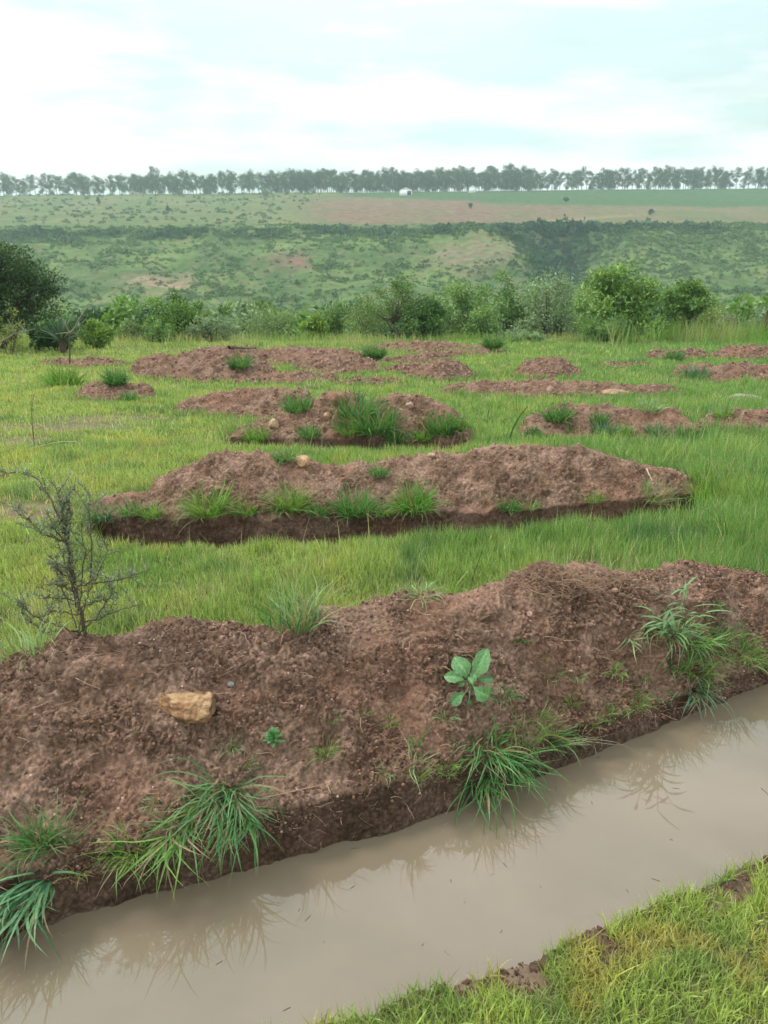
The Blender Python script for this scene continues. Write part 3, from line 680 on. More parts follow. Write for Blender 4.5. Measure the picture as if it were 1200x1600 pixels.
tuft('bright fine tuft touching the left side of the big clump', [D_(at=(700, 1200), n=90, len=.05, w=.0022, spread=1.0, col=BR, rad=.03)])
tuft('largest tuft hanging over the water, below the broad leaved plant', [D_(at=(760, 1168), n=170, len=.18, w=.006, spread=1.1, up=.8, toward=(0, -.6, 0), col=((.055, .15, .055), (.12, .25, .08)), grav=2.6, rad=.06), D_(at=(760, 1215), n=60, len=.21, w=.006, spread=.7, up=.3, toward=(0, -1, 0), col=DK, grav=3, rad=.05), D_(at=(825, 1150), n=80, len=.17, w=.004, spread=1.0, up=.9, toward=(.1, -.3, 0), col=BR, rad=.05), D_(at=(790, 1200), n=70, len=.22, w=.006, spread=1.2, up=.6, toward=(.4, -.8, 0), col=DK, grav=2.6, rad=.05)])
tuft('side shoots reaching right over the water from the largest tuft', [D_(at=(865, 1160), n=45, len=.15, w=.0055, spread=.8, up=.6, toward=(.6, -.4, 0), col=DK, rad=.03), D_(at=(878, 1162), n=5, len=.26, w=.005, spread=.15, up=.25, toward=(1.3, -.3, 0), col=((.3, .28, .24), (.25, .25, .15)), grav=.5), D_(at=(870, 1150), n=25, len=.08, w=.004, spread=.9, col=BR)])
tuft('fine dark tuft just right of the broad leaved plant', [D_(at=(782, 1088), n=110, len=.075, w=.0028, spread=1.3, col=((.05, .13, .06), (.10, .2, .08)), rad=.035)])
tuft('small green sprout high on the bank right of the broad leaved plant', [D_(at=(815, 1003), n=40, len=.05, w=.0038, spread=.8, col=DK, rad=.014)])
tuft('thin creeping tuft below the high sprout', [D_(at=(862, 1052), n=60, len=.06, w=.0028, spread=1.4, col=PA, rad=.05, dry=.2), D_(at=(845, 1030), n=14, len=.05, w=.003, spread=1.2, col=PA, dry=.3)])
tuft('small upright sprig on bare soil left of the reed like clump', [D_(at=(895, 1098), n=34, len=.08, w=.0035, spread=.7, col=BR, dry=.15), D_(at=(862, 1100), n=12, len=.05, w=.003, spread=1.4, col=PA, dry=.3)])
tuft('flat sprig left of the reed like clump', [D_(at=(958, 1045), n=42, len=.065, w=.0035, spread=1.5, up=.6, col=BR, rad=.03, dry=.15)])
tuft('lime green mat of fine grass on the bank edge, below the reed like clump', [D_(at=(945, 1110), n=100, len=.05, w=.0025, spread=1.2, col=BR, rad=.05), D_(at=(990, 1100), n=160, len=.07, w=.0026, spread=1.0, col=BR, rad=.06), D_(at=(1025, 1082), n=60, len=.06, w=.0026, spread=1.2, col=PA, rad=.05)])
tuft('dense green tuft under the reed like clump', [D_(at=(1085, 1050), n=130, len=.15, w=.0045, spread=1.1, up=.8, toward=(.1, -.3, 0), col=BR, rad=.05), D_(at=(1060, 1040), n=60, len=.14, w=.005, spread=1.0, col=DK, rad=.04)])
tuft('bluish blades hanging over the water at the right', [D_(at=(1085, 1078), n=65, len=.17, w=.005, spread=.9, up=.5, toward=(.2, -.8, 0), col=BL, dry=.12, grav=2.2, rad=.03)])
tuft('bright green fine tuft at the right edge of the bank', [D_(at=(1155, 1020), n=150, len=.13, w=.0038, spread=1.0, col=BR, rad=.09), D_(at=(1190, 1030), n=90, len=.12, w=.0035, spread=1.0, col=BR, rad=.06), D_(at=(1140, 990), n=30, len=.12, w=.004, spread=.9, col=DK, rad=.06)])
for px_, py_, lb, c in [(600, 1205, 'tiny weed on the lip above the darkest stretch of the cut', PA), (440, 1262, 'wisp of grass on the lip right of the big drooping tuft', BR), (700, 1120, 'little tuft left below the broad leaved plant', PA), (905, 1060, 'tiny sprig between the creeping tuft and the flat sprig', PA),
    (925, 1130, 'small tuft at the cut edge left of the lime green mat', BR), (850, 1120, 'small green tuft above the side shoots', BR), (1120, 945, 'thin dry wisp high on the bank at the right', PA), (240, 1250, 'pale forked sprig above the bushy lip tuft', PA), (385, 1195, 'small sprig uphill of the big drooping tuft', PA), (610, 1130, 'faint sprig right of the tiny sprouts', BR), (1010, 1060, 'short tuft between the flat sprig and the dense green tuft', BR)]:
    tuft(lb, [D_(at=(px_, py_), n=34, len=.06, w=.0032, spread=1.1, col=c, rad=.02, dry=.2)])
# behind mound 1
GB = 'taller grass clumps growing behind the first soil bank'
tuft('tall pale blue grass clump behind the bank, left of centre', [D_(at=(470, 975), n=60, len=.24, w=.0065, spread=.6, toward=(0, 0, 0), col=PA, grav=.8, rad=.05), D_(at=(450, 975), n=90, len=.13, w=.005, spread=.8, toward=(0, 0, 0), col=DK, grav=1, rad=.08)], group=GB)
tuft('low spreading grass clump at the bank crest right of the pale one', [D_(at=(662, 928), n=50, len=.11, w=.0055, spread=1.3, up=.5, toward=(0, -.1, 0), col=PA, rad=.04)], group=GB)
tuft('pale low blades by the foot of the thorny shrub', [D_(at=(40, 1020), n=45, len=.2, w=.006, spread=.9, toward=(0, 0, 0), col=PA, grav=1.2, rad=.08), D_(at=(70, 1010), n=30, len=.1, w=.004, spread=1, col=PA, rad=.06)], group=GB)
tuft('lush tall clump at the right edge behind the bank', [D_(at=(1175, 870), n=110, len=.34, w=.007, spread=.5, toward=(0, 0, 0), col=BR, grav=1, rad=.15)], group=GB)
tuft('tallest coarse grass clump at the right edge of the field', [D_(at=(1190, 800), n=60, len=.42, w=.009, spread=.4, toward=(0, 0, 0), col=BR, grav=.9, rad=.1)], group=GB)
tuft('tall lime clump at the right end of the second mound', [D_(at=(1120, 790), n=160, len=.26, w=.006, spread=.5, toward=(0, 0, 0), col=((.13, .27, .03), (.22, .36, .05)), grav=1, rad=.16), D_(at=(1160, 760), n=120, len=.28, w=.007, spread=.5, toward=(0, 0, 0), col=BR, grav=1, rad=.2)], group=GB)
# mound 2
G2 = 'grass tufts along the front of the second mound'
for px_, py_, n_, ln, wv, c, lb, ex in [
    (455, 795, 170, .15, .007, BR, 'bright dense tuft on the second mound, left of the dark pair', {}),
    (553, 802, 150, .16, .0075, DK, 'dark arching tuft in the middle of the second mound front', {}),
    (645, 795, 170, .17, .0075, ((.06, .17, .04), (.14, .28, .06)), 'rounded green tuft right of the dark arching one', {}),
    (325, 800, 100, .19, .008, BR, 'wispy tall tuft at the left of the second mound', {}),
    (385, 800, 80, .09, .006, BR, 'low tuft between the wispy and the bright tufts', {}),
    (240, 803, 80, .085, .006, BR, 'small tuft on the left tail of the second mound', {}),
    (160, 812, 90, .15, .007, BL, 'blue grey drooping tuft at the left tip of the second mound', D_(grav=2.5)),
    (205, 800, 50, .09, .006, DK, 'small dark tuft next to the blue grey drooping one', {}),
    (500, 802, 60, .08, .006, DK, 'short tuft between the bright and the dark arching tufts', {}),
    (600, 800, 70, .08, .006, BR, 'short tuft between the dark arching and the rounded tufts', {}),
    (593, 742, 60, .07, .006, DK, 'small dark tuft high on the second mound', {}),
    (445, 718, 70, .08, .007, DK, 'dark tuft beside the orange stone on the crest', {}),
    (795, 798, 80, .08, .006, DK, 'flat dark tuft on the lip right of centre', {}),
    (830, 792, 50, .07, .006, PA, 'pale short tuft next to the flat dark one', {}),
    (925, 780, 45, .08, .006, BR, 'thin sprig on the right half of the lip', {}),
    (1025, 785, 70, .16, .006, PA, 'dry mixed tuft near the right end of the lip', D_(dry=.3)),
    (1100, 780, 110, .13, .007, BR, 'green tuft at the right end of the second mound', {}),
    (1030, 725, 90, .07, .007, BL, 'bluish tuft on the back of the second mound at right', {}),
    (1070, 735, 60, .08, .006, DK, 'dark tuft behind the right end of the second mound', {})]:
    tuft(lb, [D_(at=(px_, py_), n=int(n_ * 2.0), len=ln * 1.35, w=wv, spread=.95, up=.9, toward=(0, -.25, 0), col=c, rad=.035 + ln * .25, seg=5, grav=ex.get('grav', 1.6), dry=ex.get('dry', .1))], group=G2)
G3 = 'tufts on the mounds farther back'
for px_, py_, n_, ln, wv, c, lb in [
    (585, 672, 160, .28, .013, DK, 'largest dark clump on the stone-topped heap'),
    (560, 650, 90, .26, .013, DK, 'upper dark clump under the crest of the stone-topped heap'),
    (552, 676, 90, .2, .011, BR, 'bright clump left of the largest dark clump'),
    (482, 682, 60, .14, .011, DK, 'small dark tuft at the left of the stone-topped heap'),
    (620, 688, 80, .13, .011, DK, 'low tuft at the lip of the stone-topped heap'),
    (660, 686, 80, .12, .011, BR, 'low bright tuft at the lip of the stone-topped heap'),
    (690, 676, 170, .2, .012, DK, 'wide green clump at the right end of the stone-topped heap'),
    (715, 672, 100, .15, .012, BR, 'light clump on the right tip of the stone-topped heap'),
    (465, 640, 90, .2, .013, DK, 'tuft at the right end of the flat ragged mound'),
    (400, 690, 90, .15, .011, BR, 'bright grass at the foot of the stone-topped heap at left'),
    (870, 655, 110, .17, .013, DK, 'dark round tuft on the low mound at right, topmost'),
    (935, 658, 70, .12, .012, DK, 'small tuft in the middle of the low mound at right'),
    (945, 678, 90, .13, .013, BL, 'bluish tuft below the small middle tuft'),
    (975, 678, 80, .12, .012, BR, 'short bright tuft right of the bluish one'),
    (830, 682, 60, .1, .012, DK, 'low tuft at the left foot of the low mound at right'),
    (1020, 676, 60, .13, .012, BL, 'pale tuft near the right end of the low mound'),
    (1072, 686, 80, .15, .013, DK, 'dark tuft where the low mound meets its neighbour'),
    (1015, 640, 50, .15, .012, PA, 'pale blades on the crest of the low mound at right'),
    (1130, 650, 50, .12, .012, BR, 'tuft on the mound at the right edge'),
    (180, 598, 110, .2, .02, DK, 'dark weeds behind the small low mound at far left'),
    (205, 626, 90, .14, .016, DK, 'weeds at the foot of the small low mound at far left'),
    (100, 606, 160, .32, .022, BR, 'round green weed standing alone at far left'),
    (585, 558, 200, .28, .025, DK, 'green clump in front of the thin tree'),
    (770, 543, 170, .3, .03, DK, 'dark clump right of the round dark bush'),
    (375, 574, 90, .25, .022, DK, 'weeds on the wide churned mound'),
    (1050, 562, 90, .25, .025, DK, 'weeds between the far right mounds'),
    (1090, 590, 80, .25, .022, BL, 'grey green weeds at the foot of the far right mounds')]:
    tuft(lb, [D_(at=(px_, py_), n=int(n_ * 1.8), len=ln * 1.2, w=wv, spread=.8, up=.9, toward=(0, -.1, 0), col=tuple(tuple(q * (.95, .95, 1.0)[j] for j, q in enumerate(u)) for u in c), rad=ln * .6, seg=4, grav=1.2, dry=.04)], group=G3)

# reed like clump: leafy stalks
def ribbon_leaf(base, d, ln, wd, droop, col, seg=7, up=np.array([0, 0, 1.0])):
    d = np.array(d, float); d /= np.linalg.norm(d); s = np.cross(d, up); s /= np.linalg.norm(s) + 1e-9
    pts = []; cur = np.array(base, float)
    for k in range(seg + 1):
        t = k / seg; wv = wd * 0.5 * math.sin(math.pi * min(1, (t * 0.93 + 0.07)) ** 0.8) if k < seg else 0.0
        nn = np.cross(s, d); pts += [cur - s * wv + nn * wv * .35, cur.copy(), cur + s * wv + nn * wv * .35]
        cur = cur + d * ln / seg; d = d + np.array([0, 0, -droop / seg]); d /= np.linalg.norm(d)
    V = np.array(pts); Q = []
    for k in range(seg): Q += [[3 * k, 3 * k + 1, 3 * k + 4, 3 * k + 3], [3 * k + 1, 3 * k + 2, 3 * k + 5, 3 * k + 4]]
    return V, np.array(Q), np.zeros((0, 3), int), np.tile(np.array(col), (len(V), 1))
def tube(pts, radii, col, ns=6):
    pts = np.array(pts, float); n_ = len(pts); d = np.gradient(pts, axis=0); d /= np.linalg.norm(d, axis=1)[:, None] + 1e-9
    a = np.cross(d, [0.31, 0.2, 0.93] if abs(d[:, 2]).mean() < .8 else [0.9, 0.3, 0.1]); a /= np.linalg.norm(a, axis=1)[:, None] + 1e-9; b = np.cross(d, a)
    th = np.linspace(0, 2 * np.pi, ns, endpoint=False); rr = np.broadcast_to(np.asarray(radii, float), (n_,))
    V = pts[:, None] + rr[:, None, None] * (np.cos(th)[None, :, None] * a[:, None] + np.sin(th)[None, :, None] * b[:, None])
    i = np.arange(n_ - 1)[:, None] * ns; j = np.arange(ns)[None]; j2 = (j + 1) % ns
    Q = np.stack([i + j, i + j2, i + ns + j2, i + ns + j], -1).reshape(-1, 4)
    return V.reshape(-1, 3), Q, np.zeros((0, 3), int), np.tile(np.array(col), (n_ * ns, 1))
def curve(p0, d0, ln, n_=8, wig=0.08, grav=0.0, r=random):
    p = np.array(p0, float); d = np.array(d0, float); d /= np.linalg.norm(d); out = [p.copy()]
    for _ in range(n_):
        p = p + d * ln / n_; d = d + np.array([r.gauss(0, wig), r.gauss(0, wig), r.gauss(0, wig) - grav / n_]); d /= np.linalg.norm(d); out.append(p.copy())
    return np.array(out)
b, _ = place(1050, 1010)
rt = empty('reed_grass', b); tag(rt, 'reed like clump with broad lance leaves on stalks, on the bank at right', 'reed grass')
for k in range(9):
    az = random.uniform(0, 6.28); d0 = (math.cos(az) * .45 - .25, -0.2 + .35 * math.sin(az), 0.9)
    off = np.array([random.uniform(-.07, .07), random.uniform(-.04, .04), 0]); ln = random.uniform(.13, .27)
    c_ = curve(off, d0, ln, 8, .05, .35); parts = [tube(c_, np.linspace(.0028, .0012, 9), (.16, .2, .08), 5)]
    o_ = mesh('stalk', *(lambda v, f, c: (v, f, M_LEAF, c))(*merge(parts)), smooth=True, parent=rt)
    lp = []
    for q in range(2, 9):
        a2 = (q % 2) * math.pi + random.uniform(-.5, .5) + az; dd = c_[min(q, 8)] - c_[q - 1]; dd = dd / np.linalg.norm(dd)
        lp.append(ribbon_leaf(c_[q], dd * .7 + np.array([math.cos(a2), math.sin(a2) * .8, .15]), random.uniform(.06, .12), random.uniform(.008, .013), random.uniform(.5, 1.6), np.array([.13, .24, .09]) * random.uniform(.75, 1.35)))
    v, f, c = merge(lp); mesh('leaf', v, f, M_LEAF, c, smooth=True, parent=o_)
tuft('dry mixed blades at the foot of the reed like clump', [D_(at=(1030, 985), n=80, len=.17, w=.006, spread=1.0, up=.5, toward=(-.1, -.7, 0), col=PA, grav=2.4, dry=.3, rad=.06), D_(at=(1110, 1010), n=90, len=.14, w=.005, spread=1.0, up=.8, toward=(.1, -.4, 0), col=DK, rad=.06), D_(at=(1075, 1000), n=110, len=.15, w=.006, spread=1.0, up=.7, toward=(.2, -.5, 0), col=((.09, .2, .06), (.17, .28, .09)), rad=.05), D_(at=(985, 995), n=14, len=.14, w=.007, spread=.6, up=.4, toward=(-.4, -.8, 0), col=PA, grav=3)])

# ------------------------------------------------------------------ broad leaved plant
def broad_leaf(ln, wd, curl, col, seg=14):
    V = []; cols = []; na = 9
    for k in range(seg + 1):
        t = k / seg; half = wd * 0.5 * (math.sin(math.pi * t ** 1.25) ** 0.62 * (.45 + .55 * sst(0, .5, t)) + 0.03) if 0 < t < 1 else 0.0015
        y_ = ln * t; z_ = curl * ln * (t - t * t * 1.5)
        for j in range(na):
            s = -1 + 2 * j / (na - 1); x_ = s * half * (1 + 0.06 * math.sin(t * 23 + s * 3) * abs(s)) + 0.05 * wd * math.sin(t * 5); rib = 0.03 * ln * abs(math.sin((t * 9 - abs(s) * 1.6) * math.pi)) 
            V.append((x_, y_, z_ + 0.30 * abs(s) * half + rib)); m_ = 1.0 + (0.5 if abs(s) < 0.05 else 0) + 0.14 * math.sin((t * 9 - abs(s) * 1.6) * math.pi * 2)
            cols.append(np.array(col) * m_)
    return np.array(V), grid_faces(seg + 1, na), np.array(cols)
b, _ = place(736, 1076)
root = empty('leafy_plant', b); tag(root, 'broad leaved light green seedling rosette on the bank above the largest tuft', 'leafy plant')
mesh('stem', *(lambda v, f, c: (v, f, M_LEAF, c))(*merge([tube([(0, 0, -.02), (0, 0, .02), (.003, 0, .05)], [.006, .005, .004], (.2, .27, .1))])), smooth=True, parent=root)
# image-plane directions of the nine leaves: (angle in the picture, length, width, tilt towards viewer)
for x0, y0, x1, y1, wpx, fw, shade in [(-2, 6, 31, 60, 27, .012, 1.05), (-7, 8, -27, 47, 29, .010, 1.1), (-12, 6, -47, 16, 20, .02, 1.0), (2, -2, 30, -23, 28, .035, 1.1), (8, 4, 42, 6, 13, -.005, .8),
        (-11, -13, -38, -33, 19, .03, .95), (-4, -24, -2, -37, 9, .02, .9), (-8, 1, -21, -5, 10, 0, .75), (-3, 1, 7, 21, 12, .025, 1.15), (2, -1, -5, 14, 8, .03, 1.2)]:
    a0 = np.array([x0, y0]) * .00205; a1 = np.array([x1, y1]) * .00205; ln = np.hypot(*(a1 - a0)); wd = wpx * .00225
    v, f, c = broad_leaf(ln * .93, wd * .93, random.uniform(.15, .5), np.array((0.125, 0.26, 0.10)) * shade * random.uniform(.85, 1.1))
    Rt = np.array([1, 0, 0]); Up = np.array([0, sP, cP]); Fw = np.array([0, -cP, sP])
    dy = (Rt * (a1 - a0)[0] + Up * (a1 - a0)[1]) / ln; nz = Fw + .35 * Up + .35 * random.uniform(-1, 1) * Rt; nz = nz - dy * nz.dot(dy); nz /= np.linalg.norm(nz); dx = np.cross(dy, nz)
    st = Rt * a0[0] + Up * (a0[1] + .03) + Fw * (.02 + fw); W_ = v[:, :1] * dx + v[:, 1:2] * dy + v[:, 2:] * nz + st
    pt = tube([(0, 0, .02), st * .5 + np.array([0, 0, .015]), st], [.0028, .0022, .0018], (.28, .36, .18), 5)
    v2, f2, c2 = merge([(W_, f, np.zeros((0, 3), int), c), pt]); mesh('leaf', v2, f2, M_LEAF, c2, smooth=True, parent=root)
b, _ = place(428, 1166)
root = empty('small_herb', b); tag(root, 'small herb with narrow leaflets in a tight rosette, left of the short green tuft', 'herb')
mesh('stem', *(lambda v, f, c: (v, f, M_LEAF, c))(*merge([tube([(0, 0, -.01), (0, -.005, .045)], [.002, .0015], (.12, .2, .07))])), smooth=True, parent=root)
for k in range(30):
    t_ = k / 30; ang = k * 137.5; v, f, c = broad_leaf(.035 * (1.1 - .5 * t_), .011, 0.1, np.array((0.12, 0.27, 0.10)) * random.uniform(.8, 1.25), 7)
    a = R(ang); el = 0.15 + 1.0 * t_; dy = np.array([math.cos(a) * math.cos(el), math.sin(a) * math.cos(el), math.sin(el)]); nz = np.array([0, -.3, 1.0]); nz = nz - dy * nz.dot(dy); nz /= np.linalg.norm(nz); dx = np.cross(dy, nz)
    mesh('leaf', v[:, :1] * dx + v[:, 1:2] * dy + v[:, 2:] * nz + np.array([0, -.004, .012 + .035 * t_]), f, M_LEAF, c, smooth=True, parent=root)

# ------------------------------------------------------------------ floating bits (stuff)
fb = []
for k in range(70):
    x_ = random.uniform(-1.3, 1.6); t_ = random.random() ** (.5 if k % 2 else 2); y_ = nearY(x_) * (1 - t_) + (farY(x_) - .02) * t_; a = random.uniform(0, 6.28); l_ = random.uniform(.004, .02) * (1 if k % 6 else 2)
    fb.append(tube([(x_, y_, WATER_Z + .0005), (x_ + l_ * math.cos(a), y_ + l_ * math.sin(a), WATER_Z + .001)], [.0009, .0005], random.choice([(.1, .07, .045), (.3, .24, .15), (.16, .12, .07)]), 5))
v_, f_, c_ = merge(fb); tag(mesh('floating_debris', v_, f_, M_STRAW, c_), 'tiny bits of straw and husk floating on the muddy water', 'debris', None, 'stuff')

# ------------------------------------------------------------------ stones
def ico(sub):
    import bmesh
    bm = bmesh.new(); bmesh.ops.create_icosphere(bm, subdivisions=sub, radius=1); V = np.array([v.co[:] for v in bm.verts]); bm.verts.index_update()
    F = np.array([[v.index for v in f.verts] for f in bm.faces]); bm.free(); return V, F
I5 = ico(5); I3 = ico(3); I1 = ico(1)
def rock(label, at, size, col, seed, cuts=6, sink=0.3, rot=0.0, name='stone', hi=False, group=None, planes=None):
    V, F = (I5 if hi else I3); V = V.copy(); r = np.random.default_rng(seed)
    for q in range(cuts):
        nn = r.normal(size=3); nn /= np.linalg.norm(nn); dd = r.uniform(.55, .85); s = V @ nn; over = s > dd; V[over] -= nn * (s[over] - dd)[:, None] * 0.92
    for nn, dd in (planes or []):
        nn = np.array(nn, float); nn /= np.linalg.norm(nn); s = V @ nn; over = s > dd; V[over] -= nn * (s[over] - dd)[:, None] * 0.97
    V = V * (1 + 0.07 * fbm(V * 2.2 + seed, 3)[:, None] + (0.03 * fbm(V * (9, 9, 14) + seed, 3, ridge=True)[:, None] if hi else 0)); V = V * np.array(size)
    if hi:  # layered pitted faces
        V[:, 2] += 0.002 * fbm(V * (60, 60, 260), 2)
    c, s_ = math.cos(rot), math.sin(rot); V = V @ np.array([[c, s_, 0], [-s_, c, 0], [0, 0, 1]])
    b, nn = place(*at)
    k = sst(-.3, .5, fbm(V / size[0] * 3, 3))[:, None]; cc = np.array(col) * (0.72 + 0.5 * k)
    o = mesh(name, V, F, M_STONE, cc, smooth=True); o.location = b + np.array([0, 0, size[2] * (1 - sink * 2) * .6]); return tag(o, label, 'stone', group)
# the tan rock: an outlined wedge block with a lit top ledge
b, _ = place(295, 1108)
outl = np.array([(-.088, .004), (-.07, .03), (-.02, .048), (.04, .052), (.079, .054), (.082, .025), (.078, -.012), (.062, -.036), (.02, -.05), (-.02, -.044), (-.055, -.028), (-.08, -.012)])
nl = 40; th = np.linspace(0, 1, 160, endpoint=False) * len(outl); io = np.floor(th).astype(int); fo = (th - io)[:, None]
O2 = outl[io % 12] * (1 - fo) + outl[(io + 1) % 12] * fo
V = []
for k in range(nl):   # section from the back (buried) to the face looking up the slope's fall
    t_ = k / (nl - 1); s = 1.0 if t_ < .55 else math.sqrt(max(0, 1 - ((t_ - .55) / .45) ** 2)) ** .45
    if k == nl - 1: s = 0.02
    V.append(np.stack([O2[:, 0] * s, np.full(160, -.05 + .085 * (1 - t_) * 1.0 - (0.01 * s)), O2[:, 1] * s * (1 - .1 * t_) + .008 * t_ * (O2[:, 0] > 0)], 1))
V = np.array(V).reshape(-1, 3); nn = V / (np.linalg.norm(V, axis=1)[:, None] + 1e-6)
V = V + nn * (0.004 * fbm(V / .02 + 3, 3, ridge=True) + 0.0035 * fbm(V * (25, 25, 90) + 6, 4) + .003 * fbm(V / .05, 2))[:, None]
V[:, 1] += .012 * np.exp(-((V[:, 2] - .026 - V[:, 0] * .12) / .004) ** 2) * (V[:, 1] < -.02); V[:, 1] += .35 * np.maximum(0, V[:, 2] - .028)
V[:, 1] = V[:, 1] * (.55 + .45 * sst(-.09, .01, V[:, 0])) + .02 * (1 - sst(-.09, 0, V[:, 0])); V = V + nn * (.006 * fbm(V / .035 + 8, 2))[:, None]
V = V @ np.array([[1, 0, 0], [0, math.cos(.75), -math.sin(.75)], [0, math.sin(.75), math.cos(.75)]]).T
i = np.arange(nl - 1)[:, None] * 160; j = np.arange(160)[None]; j2 = (j + 1) % 160
Q = np.stack([i + j, i + j2, i + 160 + j2, i + 160 + j], -1).reshape(-1, 4)
k = sst(-.3, .5, fbm(V / .03, 4))[:, None]; k2 = sst(-.1, .4, fbm(V * (20, 20, 110) + 9, 3))[:, None]
cc = (np.array([.27, .135, .065]) * (1 - k) + np.array([.46, .285, .15]) * k) * (1 - .45 * k2)
side = sst(.072, .09, V[:, 0])[:, None]; cc = cc * (1 - side) + np.array([.13, .075, .05]) * side  # shaded right face of the rock painted in a dark soil colour
o = mesh('rock', V, Q, M_STONE, cc, smooth=True); o.location = b + np.array([0, .0, .012]); o.rotation_euler = (0, R(3), R(4)); tag(o, 'large tan ochre rock lying on the slope of the first soil bank', 'rock')
GS = 'stones lying on the mounds'
rock('grey pebble just right of the large tan rock', (360, 1068), (.012, .012, .010), (.24, .22, .21), 3, group=GS)
rock('orange tan stone on the crest of the second mound', (470, 722), (.055, .05, .045), (.42, .25, .14), 4, group=GS, rot=.5)
rock('round pale stone on the crest of the second mound, right of the orange one', (676, 712), (.03, .03, .022), (.42, .28, .19), 5, group=GS)
rock('reddish block on the stone-topped heap', (524, 625), (.11, .09, .07), (.24, .12, .08), 7, group=GS, sink=.2)
rock('small tan stone below the reddish block', (511, 650), (.045, .04, .04), (.40, .23, .15), 8, group=GS)
rock('light tan stone on the left shoulder of the stone-topped heap', (430, 664), (.05, .035, .06), (.44, .30, .18), 9, group=GS)
rock('round tan stone on the right side of the stone-topped heap', (640, 635), (.04, .04, .045), (.38, .25, .18), 10, group=GS)
rock('small leaning tan stone on the long thin mound', (858, 612), (.05, .05, .08), (.38, .24, .17), 12, group=GS)
rock('flat tan slab on the long thin mound', (962, 612), (.2, .14, .05), (.38, .24, .15), 13, group=GS)
rock('low pale boulder half buried in grass at the right', (1165, 628), (.24, .16, .09), (.28, .27, .19), 15, group=None, name='boulder', hi=False)
rock('small white pebble shining in the grass at left', (48, 727), (.022, .02, .013), (.8, .8, .76), 17, group=None)
rock('pinkish stone near the top of the first bank at right', (828, 958), (.012, .012, .012), (.36, .22, .16), 18, group=GS)
rock('brown stone under the crest at the right of the first bank', (962, 922), (.014, .012, .01), (.33, .2, .14), 19, group=GS)

# pebbles & crumbs on the first bank (stuff)
ns, nr, _ = M1.shape
def scatter_on(M, NN, n_, r0, r1, powr, cols, jit=0.0, flat=.75):
    ns, nr, _ = M.shape; i = rng.integers(5, ns - 5, n_); j = rng.integers(int(nr * .26), int(nr * .86), n_)
    P = M[i, j]; ok = rng.random(n_) < .12 + .95 * sst(-.25, .35, fbm(P / .16 + 9.1 + 1.0, 2)); P = P[ok]; n_ = len(P); V0, F0 = I1; s = r0 + (r1 - r0) * rng.random(n_) ** powr
    S = s[:, None] * rng.uniform(.65, 1.2, (n_, 3)) * (1, 1, flat)
    V = P[:, None] + V0[None] * S[:, None] * (1 + .12 * rng.normal(size=(n_, len(V0), 1))) + np.array([0, 0, 1])[None, None] * (s * .25)[:, None, None]
    F = (np.arange(n_)[:, None, None] * len(V0) + F0[None]).reshape(-1, 3); c = cols[rng.integers(0, len(cols), n_)] * rng.uniform(.75, 1.2, (n_, 1))
    return V.reshape(-1, 3), F, np.repeat(c, len(V0), axis=0)
PC = np.array([(.33, .21, .155), (.38, .255, .19), (.28, .17, .12), (.43, .31, .235), (.25, .16, .11), (.30, .17, .12)])
v, f, c = scatter_on(M1, N1, 8500, .0012, .0062, 3.2, PC)
tag(mesh('pebbles', v, f, M_PEB, c, smooth=True), 'small pinkish pebbles scattered over the first soil bank', 'pebbles', None, 'stuff')
CC = np.array([(.20, .115, .083), (.27, .165, .12), (.15, .085, .06), (.28, .14, .09)])
v, f, c = scatter_on(M1, N1, 52000, .0015, .0085, 3.2, CC, flat=.9)
tag(mesh('soil_crumbs', v, f, M_SOIL, c, smooth=False), 'crumbs of reddish earth lying on the first soil bank', 'soil crumbs', None, 'stuff')
n_ = 2600; cx = rng.uniform(-.4, 1.9, n_); cy = nearY(cx) - rng.random(n_) ** 1.5 * .13 + .005; ok = n2d(cx, cy, 0.15, 2, 71.0) > .1; cx, cy = cx[ok], cy[ok]; n_ = len(cx)
V0, F0 = I1; s_ = .002 + .007 * rng.random(n_) ** 2.5
V = np.stack([cx, cy, H(cx, cy)], 1)[:, None] + V0[None] * (s_[:, None] * rng.uniform(.6, 1.2, (n_, 3)))[:, None] * (1 + .15 * rng.normal(size=(n_, len(V0), 1)))
tag(mesh('soil_crumbs', V.reshape(-1, 3), (np.arange(n_)[:, None, None] * len(V0) + F0[None]).reshape(-1, 3), M_SOIL, np.repeat(CC[rng.integers(0, 4, n_)] * .8, len(V0), axis=0)), 'dark crumbs of earth along the edge of the near bank', 'soil crumbs', None, 'stuff')
# crumbs on mounds behind
vs = []; fs = []; cs = []; of = 0
for X, qx, qy, dp, nf, i in SURF[1:]:
    n_ = 4500 if i < 3 else 1400; k = rng.integers(0, len(X), n_); k = k[X[k, 2] > G(X[k, 0], X[k, 1]) + .03]; n_ = len(k)
    sc = dp[k].mean(); s = (.0011 * sc) * (.5 + 1.6 * rng.random(n_) ** 3); V0, F0 = I1
    V = X[k][:, None] + V0[None] * (s[:, None] * rng.uniform(.7, 1.2, (n_, 3)))[:, None]
    pal = np.concatenate([CC, CC, PC[:3]]); c = pal[rng.integers(0, len(pal), n_)]
    vs.append(V.reshape(-1, 3)); fs.append((np.arange(n_)[:, None, None] * len(V0) + F0[None]).reshape(-1, 3) + of); cs.append(np.repeat(c, len(V0), axis=0)); of += n_ * len(V0)
tag(mesh('soil_crumbs', np.concatenate(vs), np.concatenate(fs), M_SOIL, np.concatenate(cs)), 'clods of earth lying on the mounds behind the first bank', 'soil crumbs', None, 'stuff')

